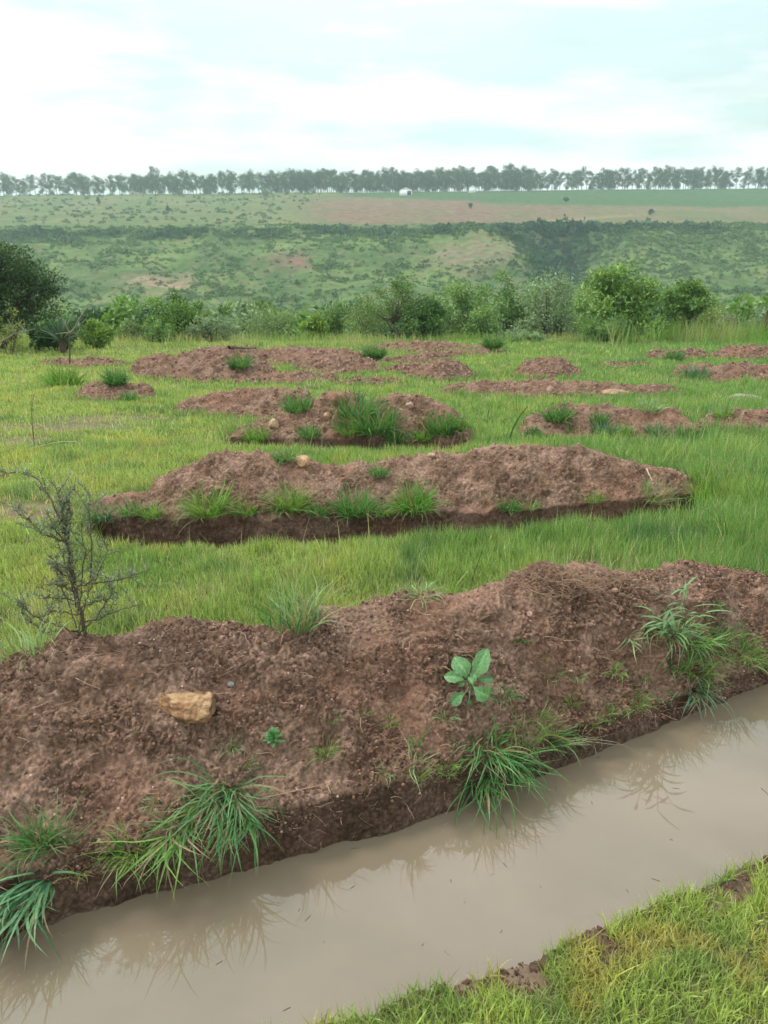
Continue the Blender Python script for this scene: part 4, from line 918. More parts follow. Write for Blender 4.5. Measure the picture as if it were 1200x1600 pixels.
# dry roots and straw (stuff)
parts = []
def straw_at(P, ln, rad, spread_up=.15, col=None, wig=.22, down=False):
    az = random.uniform(0, 6.28); d = np.array([math.cos(az), math.sin(az) * .5, random.uniform(-.1, 1) * spread_up + (-.9 if down else 0)])
    c_ = curve(P + np.array([0, 0, .002]), d, ln, 6, wig, .25)
    parts.append(tube(c_, np.linspace(rad, rad * .5, 7), col or tuple(np.array([.40, .27, .19]) * random.uniform(.6, 1.3)), 4))
px1, py1, _ = project(M1); 
for k in range(2600):
    i, j = random.randrange(10, ns - 10), random.randrange(int(nr * .24), int(nr * .84)); straw_at(M1[i, j], random.uniform(.015, .075), random.uniform(.0005, .0012))
for k in range(420):   # matted roots near the crest at right
    qx, qy = random.gauss(900, 55), random.gauss(905, 14)
    m_ = (np.abs(px1 - qx) < 3) & (np.abs(py1 - qy) < 3); idx = np.argwhere(m_)
    if len(idx): i, j = idx[0]; straw_at(M1[i, j], random.uniform(.03, .10), random.uniform(.0005, .0011), .5, tuple(np.array([.36, .23, .15]) * random.uniform(.6, 1.2)))
for k in range(160):   # fringes of roots on the cut face
    i = random.randrange(10, ns - 10); j = int(nr * random.uniform(.2, .3)); straw_at(M1[i, j], random.uniform(.02, .07), .0006, 0, None, .2, True)
for X, qx, qy, dp, nf, ii in SURF[1:3]:
    for k in range(350):
        q = random.randrange(len(X)); 
        if X[q, 2] > G(X[q, 0], X[q, 1]) + .05: straw_at(X[q], random.uniform(.03, .09), .0012, .4)
v, f, c = merge(parts); tag(mesh('dry_roots', v, f, M_STRAW, c, smooth=True), 'thin dry roots and straw strewn over the soil banks', 'dry roots', None, 'stuff')

# sticks you can count
def stick(label, pts_px, rad, col=(.3, .19, .13), lift=.006, name='twig', cat='twig'):
    P = [place(*p)[0] + (0, 0, lift) for p in pts_px]; P = np.array(P); b = P[0].copy()
    tt = np.linspace(0, len(P) - 1, len(P) * 4); Pi = np.stack([np.interp(tt, np.arange(len(P)), P[:, a]) for a in range(3)], 1)
    v, f, c = merge([tube(Pi - b, np.linspace(rad, rad * .5, len(Pi)), col, 6)]); o = mesh(name, v, f, M_BARK, c, smooth=True); o.location = b; return tag(o, label, cat)
stick('thin brown twig on the soil left of the large tan rock', [(120, 1062), (140, 1070), (160, 1077)], .0022)
stick('dark twig on the soil above right of the large tan rock', [(342, 1062), (365, 1052), (388, 1036)], .003, (.15, .09, .065))
stick('long pale root running right from the big drooping tuft', [(410, 1250), (450, 1240), (510, 1226)], .0022, (.34, .22, .16), .01)
stick('bent root standing on the lip left of centre', [(508, 1225), (516, 1240), (524, 1258)], .0018, (.34, .22, .16), .01)
stick('forked pale stick on the right slope of the second mound', [(1008, 732), (1011, 741), (1018, 751)], .006, (.5, .4, .3), .01)
stick('dark curved branch fallen at the far edge of the field', [(357, 548), (364, 545), (380, 545), (402, 546)], .032, (.12, .09, .065), .05, 'fallen_branch', 'branch')
stick('pale straight stick fallen under the large bush', [(838, 527), (860, 525), (880, 526)], .025, (.4, .36, .28), .15, 'fallen_branch', 'branch')

# ------------------------------------------------------------------ standing stems and stalks
def stalk(label, base_px, tops, rad, col, name='grass_stalk', y_off=0.0, group=None, leaf=False):
    b = ground_hit(*base_px); r0 = b[1]
    P = [np.array([0, 0, -.01])]
    for k, (qx, qy) in enumerate(tops):
        r = ray(qx, qy); t_ = (r0 + y_off * (k + 1)) / r[1]; P.append(r * t_ + (0, 0, CAM_Z) - b)
    P = np.array(P); n_ = len(P); tt = np.linspace(0, n_ - 1, n_ * 5)
    Pi = np.stack([smooth1(np.interp(tt, np.arange(n_), P[:, a]), 5) for a in range(3)], 1)
    v, f, c = merge([tube(Pi, np.linspace(rad, rad * .4, len(Pi)), col, 5)]); o = mesh(name, v, f, M_BARK, c, smooth=True); o.location = b; return tag(o, label, 'stalk', group)
GK = 'single stalks standing in the grass'
stalk('dark upright stalk in the middle grass, taller of two', (795, 692), [(800, 672), (812, 650), (825, 634)], .008, (.05, .10, .03), group=GK)
stalk('short dark stalk left of the taller one', (760, 665), [(762, 655), (764, 640)], .007, (.05, .10, .03), group=GK)
stalk('thin brown stalk in the grass at left', (54, 700), [(51, 670), (49, 640), (54, 613)], .004, (.13, .09, .06), group=GK)
stalk('pale bent stalk arching left over the grass', (134, 724), [(132, 706), (122, 690), (95, 690), (65, 696), (42, 703)], .004, (.42, .40, .22), group=GK)
stalk('pale leaning stalk at the left edge', (22, 714), [(15, 690), (8, 660), (0, 636), (-8, 620)], .004, (.42, .40, .22), group=GK)
stalk('dark leaning stalk in the grass behind the first bank', (735, 915), [(742, 895), (750, 870), (758, 846)], .003, (.06, .12, .04), group=GK)
stalk('thin green stalk left of the dark leaning one', (668, 860), [(667, 840), (668, 826)], .0025, (.10, .2, .06), group=GK)
stalk('long straw stalk leaning over the right end of the second mound', (1088, 800), [(1078, 765), (1066, 730), (1040, 690), (1022, 655)], .003, (.35, .36, .2), group=GK)
stalk('straw stalk at the left of the first bank', (100, 990), [(70, 935), (35, 880), (5, 835)], .0022, (.2, .22, .1), group=GK)
stalk('tall stem of pale straw right of the dry tuft', (1130, 780), [(1128, 750), (1110, 720), (1080, 702)], .003, (.42, .42, .24), group=GK)

# ------------------------------------------------------------------ thorny shrub
b, _ = place(122, 1006)
b[2] = H(b[0], b[1] + 0.1); b[1] += 0.1; b[2] = H(b[0], b[1])
shrub = empty('thorny_shrub', b); tag(shrub, 'sparse grey green thorny shrub behind the left end of the first bank', 'shrub')
BK = (.11, .08, .06)
def spx(px_, py_, dy=0.0):
    r = ray(px_, py_); t_ = (b[1] + dy) / r[1]; return r * t_ + (0, 0, CAM_Z) - b
def addleaves(pts, n_, r=rng):
    k = r.integers(0, len(pts) - 1, n_); f_ = r.random((n_, 1)); P = pts[k] * (1 - f_) + pts[k + 1] * f_
    c = (np.array([.21, .26, .16]) * (1 - r.random((n_, 1)) * .5) + .03 * r.random((n_, 3)))
    n_ = n_ * 2; P = np.concatenate([P, P + r.normal(0, .008, P.shape)]); c = np.concatenate([c, c * .85]) * 1.3; return blades(P, r.uniform(.008, .024, n_), r.uniform(.003, .006, n_), c, 1.6, 2, r=r)
def thorns(pts, n_, col):
    out = []
    for _ in range(n_):
        k = random.randrange(len(pts) - 1); f_ = random.random(); p_ = pts[k] * (1 - f_) + pts[k + 1] * f_
        d = np.array([random.gauss(0, 1), random.gauss(0, 1), random.gauss(.3, .6)]); d /= np.linalg.norm(d)
        out.append(tube([p_, p_ + d * random.uniform(.012, .03)], [.0011, .0003], col, 4))
    return out
def limb(P, r0, r1, name, nthorn, nleaf, sub=0, lsc=1.0):
    P = np.array(P); n_ = len(P); tt = np.linspace(0, n_ - 1, n_ * 4)
    Pi = np.stack([np.interp(tt, np.arange(n_), P[:, a]) for a in range(3)], 1) + rng.normal(0, .0025, (len(tt), 3))
    pts = [tube(Pi, np.linspace(r0, r1, len(Pi)), BK, 6)] + thorns(Pi, nthorn, (.14, .11, .08)); lv = []
    if nleaf: lv.append(addleaves(Pi[len(Pi) // 4:], nleaf))
    for _ in range(sub):
        k = random.randrange(len(Pi) // 3, len(Pi)); d = np.array([random.gauss(0, .8), random.gauss(0, .7), random.gauss(1.1, .5)])
        q = curve(Pi[k], d, random.uniform(.06, .17) * lsc, 6, .16); pts.append(tube(q, np.linspace(r1 * .9, .0006, 7), BK, 4)); pts += thorns(q, 5, (.14, .11, .08)); lv.append(addleaves(q, int(22 * lsc)))
    v, f, c = merge(pts); o = mesh(name, v, f, M_BARK, c, smooth=True, parent=shrub)
    if lv: v, f, c = merge(lv); mesh('leaves', v, f, M_LEAF, c, parent=o)
limb([(0, 0, -.03), spx(126, 960), spx(118, 920), spx(112, 890), spx(104, 850), spx(100, 815), spx(93, 772)], .0075, .0015, 'trunk', 80, 130, 34, .55)
for pts in [[(118, 915), (132, 915), (150, 905), (160, 880), (170, 850)], [(143, 911), (175, 908), (205, 900), (235, 888)], [(105, 845), (85, 842), (65, 835), (45, 815), (25, 795)],
            [(102, 825), (88, 800), (72, 765), (50, 742), (20, 738), (0, 744)], [(125, 990), (100, 980), (70, 970), (40, 955), (22, 940)], [(125, 975), (160, 965), (190, 952), (215, 945)],
            [(118, 925), (95, 915), (75, 912)], [(112, 905), (90, 890), (72, 880)], [(142, 905), (142, 850), (140, 790), (139, 775)], [(122, 985), (134, 940), (148, 900), (156, 862)], [(120, 980), (104, 935), (88, 895), (80, 862)], [(122, 960), (128, 910), (132, 860), (126, 815)], [(120, 950), (108, 900), (98, 868), (88, 838)], [(123, 990), (150, 965), (172, 930), (178, 905)], [(122, 985), (70, 990), (40, 960), (30, 958)],
            [(100, 818), (110, 790), (103, 772)], [(104, 850), (88, 830), (76, 822), (66, 822)], [(124, 950), (150, 940), (185, 935)], [(122, 940), (100, 935), (62, 935)], [(126, 990), (105, 1000), (80, 1006)], [(125, 960), (85, 955), (60, 965)]]:
    P = [spx(*p, dy=random.uniform(-.06, .06)) for p in pts]; limb(P, .0028, .0008, 'branch', 26, 20, 4, .5)

# ------------------------------------------------------------------ trees and bushes
def leaf_cloud(centres, radii, per, ln, wd, cols, r, droop=0.0):
    n_ = len(centres) * per; ci = np.repeat(np.arange(len(centres)), per); u = r.normal(size=(n_, 3)); u /= np.linalg.norm(u, axis=1)[:, None]
    rad = r.random(n_) ** 0.45; P = centres[ci] + u * (radii[ci] * rad)[:, None] * (1, 1, .8)
    d = u * .7 + r.normal(size=(n_, 3)) * .7 - np.array([0, 0, droop]); d /= np.linalg.norm(d, axis=1)[:, None]
    s = np.cross(d, r.normal(size=(n_, 3))); s /= np.linalg.norm(s, axis=1)[:, None] + 1e-9
    l_ = ln * r.uniform(.6, 1.3, n_)[:, None]; w_ = wd * r.uniform(.6, 1.3, n_)[:, None]; nn = np.cross(s, d)
    V = np.stack([P, P + d * l_ * .5 - s * w_ * .5 + nn * w_ * .15, P + d * l_, P + d * l_ * .5 + s * w_ * .5 + nn * w_ * .15], 1)
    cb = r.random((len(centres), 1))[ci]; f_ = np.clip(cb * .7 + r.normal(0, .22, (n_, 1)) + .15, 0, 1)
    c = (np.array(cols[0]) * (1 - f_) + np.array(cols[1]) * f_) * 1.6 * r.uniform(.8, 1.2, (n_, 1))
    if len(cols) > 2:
        hi = (r.random(n_) < .12) & (u[:, 2] > 0); c[hi] = np.array(cols[2]) * 1.5  # some leaves on clump tops coloured brighter, painted as if lit from above
    b0 = np.arange(n_)[:, None] * 4; T = np.concatenate([b0 + [0, 1, 2], b0 + [0, 2, 3]])
    return V.reshape(-1, 3), np.zeros((0, 4), int), T, np.repeat(c, 4, axis=0)
def make_plant(name, w_, h_, dpt, cols, seed, ncl=40, per=160, leaf=(.09, .035), base=0.0, trunk=.05, nst=5, bark=(.10, .075, .055), shape='dome', clr=.17, fork=None):
    r = np.random.default_rng(seed); rr = random.Random(seed)
    u = r.normal(size=(ncl, 3)); u /= np.linalg.norm(u, axis=1)[:, None]; q = r.random(ncl) ** .5
    cz = (base + h_) / 2; 
    Cn = u * q[:, None] * np.array([w_ / 2 * .82, dpt / 2 * .82, (h_ - base) / 2 * .84]) + (0, 0, cz)
    if shape == 'dome': Cn[:, 2] = base + (Cn[:, 2] - base) * 1.0; Cn[:, :2] *= (1.15 - .35 * ((Cn[:, 2] - base) / (h_ - base)))[:, None]
    if shape == 'ragged': Cn[:, 2] += r.normal(0, .12 * h_, ncl); Cn[:, 0] += r.normal(0, .08 * w_, ncl)
    if shape == 'tall': Cn[:, :2] *= .8
    rd = clr * min(w_, h_ - base) * r.uniform(.55, 1.4, ncl)
    Cn[:, 2] = np.clip(Cn[:, 2], base + rd * .6, h_ - rd * .4)
    T = []; root_pts = []
    for k in range(nst):
        tgt = Cn[r.integers(0, ncl)]; o = np.array([rr.gauss(0, .03 * w_), rr.gauss(0, .03 * w_), -.1 * h_]) if nst > 1 else np.array([0, 0, -.1 * h_])
        mid = o * .4 + tgt * .45; mid[2] = max(tgt[2] * .55, base * .8); mid += r.normal(0, .03 * w_, 3)
        root_pts.append(mid); tt = np.linspace(0, 1, 9)[:, None]; Pc = (1 - tt) ** 2 * o + 2 * tt * (1 - tt) * mid + tt ** 2 * tgt
        if fork: Pc[:4, :2] *= .25
        T.append(tube(Pc, np.linspace(trunk * (.7 if nst > 1 else 1), trunk * .25, 9), bark, 6))
    for k in range(min(ncl, 26)):
        src = root_pts[rr.randrange(len(root_pts))]; tt = np.linspace(0, 1, 6)[:, None]; mid = (src + Cn[k]) / 2 + r.normal(0, .04 * w_, 3)
        T.append(tube((1 - tt) ** 2 * src + 2 * tt * (1 - tt) * mid + tt ** 2 * Cn[k], np.linspace(trunk * .35, trunk * .1, 6), bark, 4))
    root = empty(name, (0, 0, 0)); v, f, c = merge(T); mesh('trunk', v, f, M_BARK, c, smooth=True, parent=root)
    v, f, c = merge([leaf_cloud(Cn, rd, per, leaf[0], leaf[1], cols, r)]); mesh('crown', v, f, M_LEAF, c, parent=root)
    return root
def at_dist(px_, d_):
    x_ = (px_ - 600) / FPX * (d_ * cP + (CAM_Z - float(H(np.array([0.0]), np.array([d_]))[0])) * sP); return np.array([x_, d_, float(H(np.array([x_]), np.array([float(d_)]))[0])])
def put(label, name, cat, px_, top, wpx, d_, cols, seed, group=None, bury=0.0, **k):
    p_ = at_dist(px_, d_); dep = project(p_)[2]; r = ray(px_, top); ztop = (r * (d_ / r[1]))[2] + CAM_Z; h_ = ztop - p_[2]; w_ = wpx / FPX * dep
    o = make_plant(name, w_, h_, w_ * .8, cols, seed, **k); o.location = p_; return tag(o, label, cat, group)
DKG = ((.022, .055, .02), (.055, .11, .03)); MDG = ((.06, .115, .038), (.15, .235, .065)); BRG = ((.10, .18, .03), (.22, .33, .05)); GYG = ((.085, .13, .075), (.21, .27, .15)); YG = ((.075, .14, .028), (.17, .25, .045), (.25, .31, .06)); OLV = ((.075, .12, .045), (.175, .235, .085))
GBU = 'bushes and small trees along the far edge of the field'
put('large dark green tree cut by the left edge', 'tree', 'tree', -22, 352, 285, 20.5, ((.014, .034, .012), (.042, .085, .022), (.085, .13, .03)), 101, None, ncl=130, per=420, leaf=(.10, .035), trunk=.10, shape='dome', clr=.14)
put('thin leaved bush poking out in front of the dark tree at left', 'bush', 'bush', 15, 470, 60, 18.5, ((.09, .13, .03), (.2, .23, .06)), 131, GBU, ncl=16, per=50, leaf=(.08, .02), trunk=.02, shape='ragged')
put('dark leafy bush under the spiky rosette at left', 'bush', 'bush', 85, 500, 95, 19.5, DKG, 102, GBU, ncl=30, per=160, leaf=(.10, .04), trunk=.03)
put('lime green bush right of the leafless sapling', 'bush', 'bush', 155, 498, 62, 21, YG, 103, GBU, ncl=34, per=150, leaf=(.09, .035), trunk=.02)
put('dull bush behind the lime green bush', 'bush', 'bush', 205, 500, 70, 26, OLV, 104, GBU, ncl=26, per=140, leaf=(.1, .035), trunk=.02)
put('tallest dark bush on the left half, open topped', 'bush', 'bush', 290, 460, 130, 27, ((.035, .075, .02), (.11, .19, .04), (.2, .3, .05)), 105, GBU, ncl=42, per=150, leaf=(.12, .05), trunk=.04, shape='ragged')
put('grey green twiggy bush right of the tallest dark bush', 'bush', 'bush', 335, 490, 85, 25, GYG, 106, GBU, ncl=30, per=110, leaf=(.10, .03), trunk=.035, shape='ragged', nst=8)
put('low green bush left of the tallest dark bush', 'bush', 'bush', 248, 500, 60, 24.5, MDG, 107, GBU, ncl=24, per=120, leaf=(.1, .04), trunk=.02)
put('hazy bush left of the bright rounded bush', 'bush', 'bush', 425, 470, 110, 36, OLV, 108, GBU, ncl=34, per=130, leaf=(.13, .05), trunk=.03)
put('small bright yellow green rounded bush', 'bush', 'bush', 493, 491, 46, 26.5, YG, 109, GBU, ncl=24, per=120, leaf=(.12, .05), trunk=.02)
put('pale green tree behind the bright rounded bush', 'tree', 'tree', 525, 466, 62, 33, MDG, 110, GBU, ncl=32, per=130, leaf=(.12, .05), trunk=.04, base=.3)
put('loose spreading bush left of the thin trunked tree', 'bush', 'bush', 575, 452, 95, 31, OLV, 111, GBU, ncl=36, per=120, leaf=(.11, .04), trunk=.03, shape='ragged')
put('small forked tree with thin dark trunk and airy crown', 'tree', 'tree', 622, 428, 112, 25.5, ((.045, .085, .028), (.10, .16, .04)), 112, GBU, ncl=34, per=110, leaf=(.09, .03), trunk=.05, base=.75, shape='ragged', nst=3, fork=True)
put('round dense dark green bush beside the thin trunked tree', 'bush', 'bush', 662, 462, 80, 25, ((.035, .08, .025), (.09, .16, .04)), 113, GBU, ncl=40, per=190, leaf=(.11, .045), trunk=.03)
put('leafy green tree right of the round dark bush', 'tree', 'tree', 722, 434, 100, 32, MDG, 114, GBU, ncl=40, per=150, leaf=(.16, .06), trunk=.05, shape='ragged')
put('light green low bush in front of the leafy green tree', 'bush', 'bush', 758, 470, 70, 29, MDG, 115, GBU, ncl=26, per=120, leaf=(.11, .045), trunk=.02)
put('tall green tree left of the silvery bush', 'tree', 'tree', 815, 414, 110, 36, ((.045, .10, .03), (.12, .2, .045)), 116, GBU, ncl=40, per=150, leaf=(.18, .07), trunk=.06, shape='ragged')
put('silvery green broad bush left of the largest bush', 'bush', 'bush', 858, 420, 118, 29, GYG, 117, GBU, ncl=44, per=140, leaf=(.15, .05), trunk=.05, shape='ragged')
put('largest bush, bright leafy dome on the right half', 'bush', 'bush', 962, 405, 145, 24, ((.06, .12, .035), (.15, .24, .06), (.27, .36, .08)), 118, GBU, ncl=70, per=190, leaf=(.15, .05), trunk=.06, clr=.14)
put('dark grassy undergrowth bush beneath the largest bush', 'bush', 'bush', 950, 490, 120, 23, MDG, 119, GBU, ncl=30, per=150, leaf=(.18, .02), trunk=.02)
put('round topped tree with bare lower trunks right of the largest bush', 'tree', 'tree', 1063, 426, 98, 25.5, ((.045, .10, .03), (.13, .22, .05), (.22, .3, .07)), 120, GBU, ncl=36, per=160, leaf=(.14, .05), trunk=.06, base=.65, nst=4)
put('thin yellowish bush right of the round topped tree', 'bush', 'bush', 1100, 475, 50, 26.5, ((.12, .16, .05), (.22, .27, .09)), 121, GBU, ncl=18, per=90, leaf=(.12, .035), trunk=.02, shape='ragged')
put('bare grey brown bush near the right edge', 'bush', 'bush', 1135, 488, 45, 28, ((.10, .09, .07), (.14, .15, .09)), 122, GBU, ncl=18, per=40, leaf=(.09, .03), trunk=.04, shape='ragged', nst=9)
put('grey twiggy bush left of the brown stump', 'bush', 'bush', 1168, 490, 40, 30, ((.09, .10, .07), (.14, .17, .09)), 123, GBU, ncl=18, per=60, leaf=(.1, .03), trunk=.04, shape='ragged', nst=8)
put('green tree at the far right beyond the stump', 'tree', 'tree', 1240, 440, 90, 33, MDG, 124, GBU, ncl=30, per=120, leaf=(.16, .06), trunk=.05)
put('low bramble in front of the silvery bush', 'bush', 'bush', 815, 512, 80, 24, GYG, 125, GBU, ncl=24, per=90, leaf=(.08, .03), trunk=.015, shape='ragged')
# valley bushes beyond the brow: eight built once then copied
protos = [make_plant('bush', 3.2, 2.6, 3, [MDG, OLV, DKG, ((.08, .15, .035), (.14, .23, .05)), GYG, MDG][k], 200 + k, ncl=26, per=70, leaf=(.26, .12), trunk=.06, shape=['dome', 'ragged'][k % 2]) for k in range(6)]
words = ['mid green', 'olive', 'dark green', 'light green', 'grey green', 'leafy green']; used = [False] * 6; rv = random.Random(8)
spots = []
for px_ in range(120, 1240, 27):
    for d_ in (40, 58): spots.append((px_ + rv.uniform(-12, 12), d_ * rv.uniform(.88, 1.15)))
for qx, d_ in spots:
    k = rv.randrange(6); src = protos[k]
    if not used[k]: o = src; used[k] = True
    else:
        o = src.copy(); COL.objects.link(o)
        for ch in list(src.children): c_ = ch.copy(); COL.objects.link(c_); c_.parent = o
    o.location = at_dist(qx, d_); s = rv.uniform(.7, 1.25) * (1.0 if d_ < 50 else 1.25)
    topz = CAM_Z - d_ * math.tan(PITCH - math.atan((800 - rv.uniform(458, 498)) / FPX)); s = max(.7, min(1.9, (topz - o.location.z) / 2.6))
    o.scale = (s * rv.uniform(.8, 1.1), s, s); o.rotation_euler = (0, 0, rv.uniform(0, 6.28))
    tag(o, words[k] + ' bush in the thicket on the slope falling away behind the field', 'bush', words[k] + ' bushes in the thicket beyond the brow')
for k in range(6):
    if not used[k]:
        for ch in list(protos[k].children): bpy.data.objects.remove(ch)
        bpy.data.objects.remove(protos[k])

# spiky rosette (sisal like) at left
b = at_dist(100, 18.5); root = empty('spiky_plant', b); tag(root, 'dark spiky rosette with sword leaves in front of the dark tree', 'spiky plant')
for k in range(34):
    a = k * 2.4; el = .15 + 1.25 * (k / 34); d = (math.cos(a) * math.cos(el), math.sin(a) * math.cos(el), math.sin(el)); ln = random.uniform(.55, .85)
    v, f, t_, c = ribbon_leaf((0, 0, .35), d, ln, .07, .35, np.array([.055, .10, .055]) * random.uniform(.7, 1.3), 5); mesh('leaf', v, f, M_LEAF, c, smooth=True, parent=root)
v, f, c = merge([tube([(0, 0, -.1), (0, 0, .4)], [.09, .07], (.09, .07, .05), 8)]); mesh('stem', v, f, M_BARK, c, smooth=True, parent=root)
# leafless sapling
b = ground_hit(108, 574); root = empty('leafless_sapling', b); tag(root, 'leafless sapling with one long pale branch curving up to the right', 'sapling')
def bp_(qx, qy, dy=0): r = ray(qx, qy); t_ = (b[1] + dy) / r[1]; return r * t_ + (0, 0, CAM_Z) - b
v, f, c = merge([tube([(0, 0, -.05), bp_(109, 550), bp_(108, 520)], [.018, .016, .014], (.11, .085, .065), 7)]); mesh('trunk', v, f, M_BARK, c, smooth=True, parent=root)
for pts in [[(108, 522), (113, 518), (122, 500), (135, 482), (150, 468), (165, 457), (180, 452)], [(108, 520), (103, 508), (97, 495), (93, 484)], [(108, 520), (100, 520), (85, 522)]]:
    P = np.array([bp_(*p) for p in pts]); tt = np.linspace(0, len(P) - 1, len(P) * 3); Pi = np.stack([smooth1(np.interp(tt, np.arange(len(P)), P[:, a]), 3) for a in range(3)], 1)
    v, f, c = merge([tube(Pi, np.linspace(.013, .004, len(Pi)), (.24, .21, .16), 6)]); mesh('branch', v, f, M_BARK, c, smooth=True, parent=root)
# bare branches low at left edge
b = at_dist(5, 17.5); root = empty('dead_branch', b); tag(root, 'bare grey branch reaching out low at the left edge', 'branch')
for pts in [[(-20, 545), (5, 532), (22, 522), (38, 518), (55, 514)], [(22, 522), (18, 510), (12, 498)], [(38, 518), (30, 505)]]:
    P = np.array([bp_(*p) for p in pts]); tt = np.linspace(0, len(P) - 1, len(P) * 3); Pi = np.stack([np.interp(tt, np.arange(len(P)), P[:, a]) for a in range(3)], 1)
    v, f, c = merge([tube(Pi, np.linspace(.022, .008, len(Pi)), (.2, .17, .13), 6)]); mesh('branch', v, f, M_BARK, c, smooth=True, parent=root)
# brown stump at the right edge
b = at_dist(1209, 25); V, F = I3; V = V * (.40, .4, 1.15) * (1 - .25 * (V[:, 2:] > 0) * V[:, 2:] ** 2); V = V * (1 + .13 * fbm(V * 1.7, 3)[:, None]) + (0, 0, .7)
k = sst(-.3, .4, fbm(V * 3, 3))[:, None]; o = mesh('tree_stump', V, F, M_BARK, np.array([.055, .035, .03]) * (1 - k) + np.array([.10, .055, .04]) * k, smooth=True); o.location = b; tag(o, 'tall dark brown weathered stump half cut by the right edge', 'stump')

# ------------------------------------------------------------------ scrub on the far slope (stuff)
n_ = 40000; y = rng.uniform(200, 378, n_); x = rng.uniform(-.66, .66, n_) * y; z = H(x, y)
px_, py_, _ = project(np.stack([x, y, z], 1))
dn = sst(-.2, .5, n2d(x, y, 17, 4, 3.3)) * .6 + .2 * sst(-.3, .3, n2d(x, y, 6, 2, 9.9))
escl = 356 - (px_ - 600) * .009 + 3 * n2d(x, y, 30, 2, 1)
rav = np.exp(-((px_ - 868 + (py_ - 395) * -.1) / np.interp(py_, [355, 440], [75, 38])) ** 2) * sst(350, 356, py_) * (1 - sst(432, 452, py_))
band = sst(-3, 2, py_ - escl) * (1 - sst(6, 22, py_ - escl)) * np.clip(0.75 + 1.5 * n2d(x, y, 26, 3, 17), 0, 1.3)
right = sst(880, 960, px_) * (1 - sst(400, 440, py_)) * .5
spur = np.exp(-(((px_ - 740) / 75) ** 2 + ((py_ - 395) / 24) ** 2)); leftgap = np.exp(-(((px_ - 260) / 70) ** 2 + ((py_ - 443) / 14) ** 2))
dn = np.clip(dn + 1.8 * band + 1.3 * rav + right - .8 * spur - .5 * leftgap, .03, 1)
k = (rng.random(n_) < dn) & (np.abs(px_ - 600) < 760); x, y, z, band, rav, py_ = x[k], y[k], z[k], band[k], rav[k], py_[k]; n_ = len(x)
s = .3 + .9 * rng.random(n_) ** 2.2 + 1.3 * np.clip(band, 0, 1) * rng.random(n_) + 1.4 * rav * rng.random(n_); s = s * (1 + .8 * (rng.random(n_) < .08))
m_ = 34; u = rng.normal(size=(n_, m_, 3)); u /= np.linalg.norm(u, axis=2)[..., None]; u[..., 2] = np.abs(u[..., 2])
P = np.stack([x, y, z], 1)[:, None] + u * s[:, None, None] * (rng.random((n_, m_, 1)) ** .4) * (1.25, 1.25, .95)
d = rng.normal(size=(n_, m_, 3)); d /= np.linalg.norm(d, axis=2)[..., None]; e = np.cross(d, rng.normal(size=(n_, m_, 3))); e /= np.linalg.norm(e, axis=2)[..., None]
q = (s[:, None, None] * rng.uniform(.25, .5, (n_, m_, 1))); V = np.stack([P - d * q, P + e * q, P + d * q], 2).reshape(-1, 3)
dark = np.clip(.55 * np.clip(band, 0, 1) + .9 * rav + .35 * rng.random(n_), 0, 1)[:, None]; c = np.array([.125, .20, .065]) * (1 - dark) + np.array([.030, .075, .040]) * dark
c = c * rng.uniform(.75, 1.25, (n_, 1)); c = np.repeat(c, m_, axis=0) * rng.uniform(.75, 1.25, (n_ * m_, 1)); c = np.repeat(c, 3, axis=0)
tag(mesh('hillside_scrub', V, np.arange(n_ * m_ * 3).reshape(-1, 3), M_FAR, c), 'dark and mid green scrub covering the far valley side', 'scrub', None, 'stuff')
# sparse low scrub on the plateau
n_ = 1500; y = rng.uniform(385, 640, n_); x = rng.uniform(-.66, .1, n_) * y; z = H(x, y); px_, py_, _ = project(np.stack([x, y, z], 1))
k = (px_ < 450 + 30 * rng.random(n_) + (330 - py_) * 1.2) & (rng.random(n_) < .3 + .7 * sst(-.2, .4, n2d(x, y, 28, 3, 5))); x, y, z = x[k], y[k], z[k]; n_ = len(x); s = rng.uniform(.5, 1.5, n_)
m_ = 40; u = rng.normal(size=(n_, m_, 3)); u /= np.linalg.norm(u, axis=2)[..., None]; u[..., 2] = np.abs(u[..., 2])
P = np.stack([x, y, z], 1)[:, None] + u * s[:, None, None] * (rng.random((n_, m_, 1)) ** .4) * (1.3, 1.3, 1)
d = rng.normal(size=(n_, m_, 3)); d /= np.linalg.norm(d, axis=2)[..., None]; e = np.cross(d, rng.normal(size=(n_, m_, 3))); e /= np.linalg.norm(e, axis=2)[..., None]
q = (s[:, None, None] * .4); V = np.stack([P - d * q, P + e * q, P + d * q], 2).reshape(-1, 3)
c = np.array([.12, .18, .075]) * rng.uniform(.6, 1.3, (n_, 1)); c = np.repeat(c, m_ * 3, axis=0)
tag(mesh('plateau_scrub', V, np.arange(n_ * m_ * 3).reshape(-1, 3), M_FAR, c), 'scattered scrub on the left of the plateau', 'scrub', None, 'stuff')

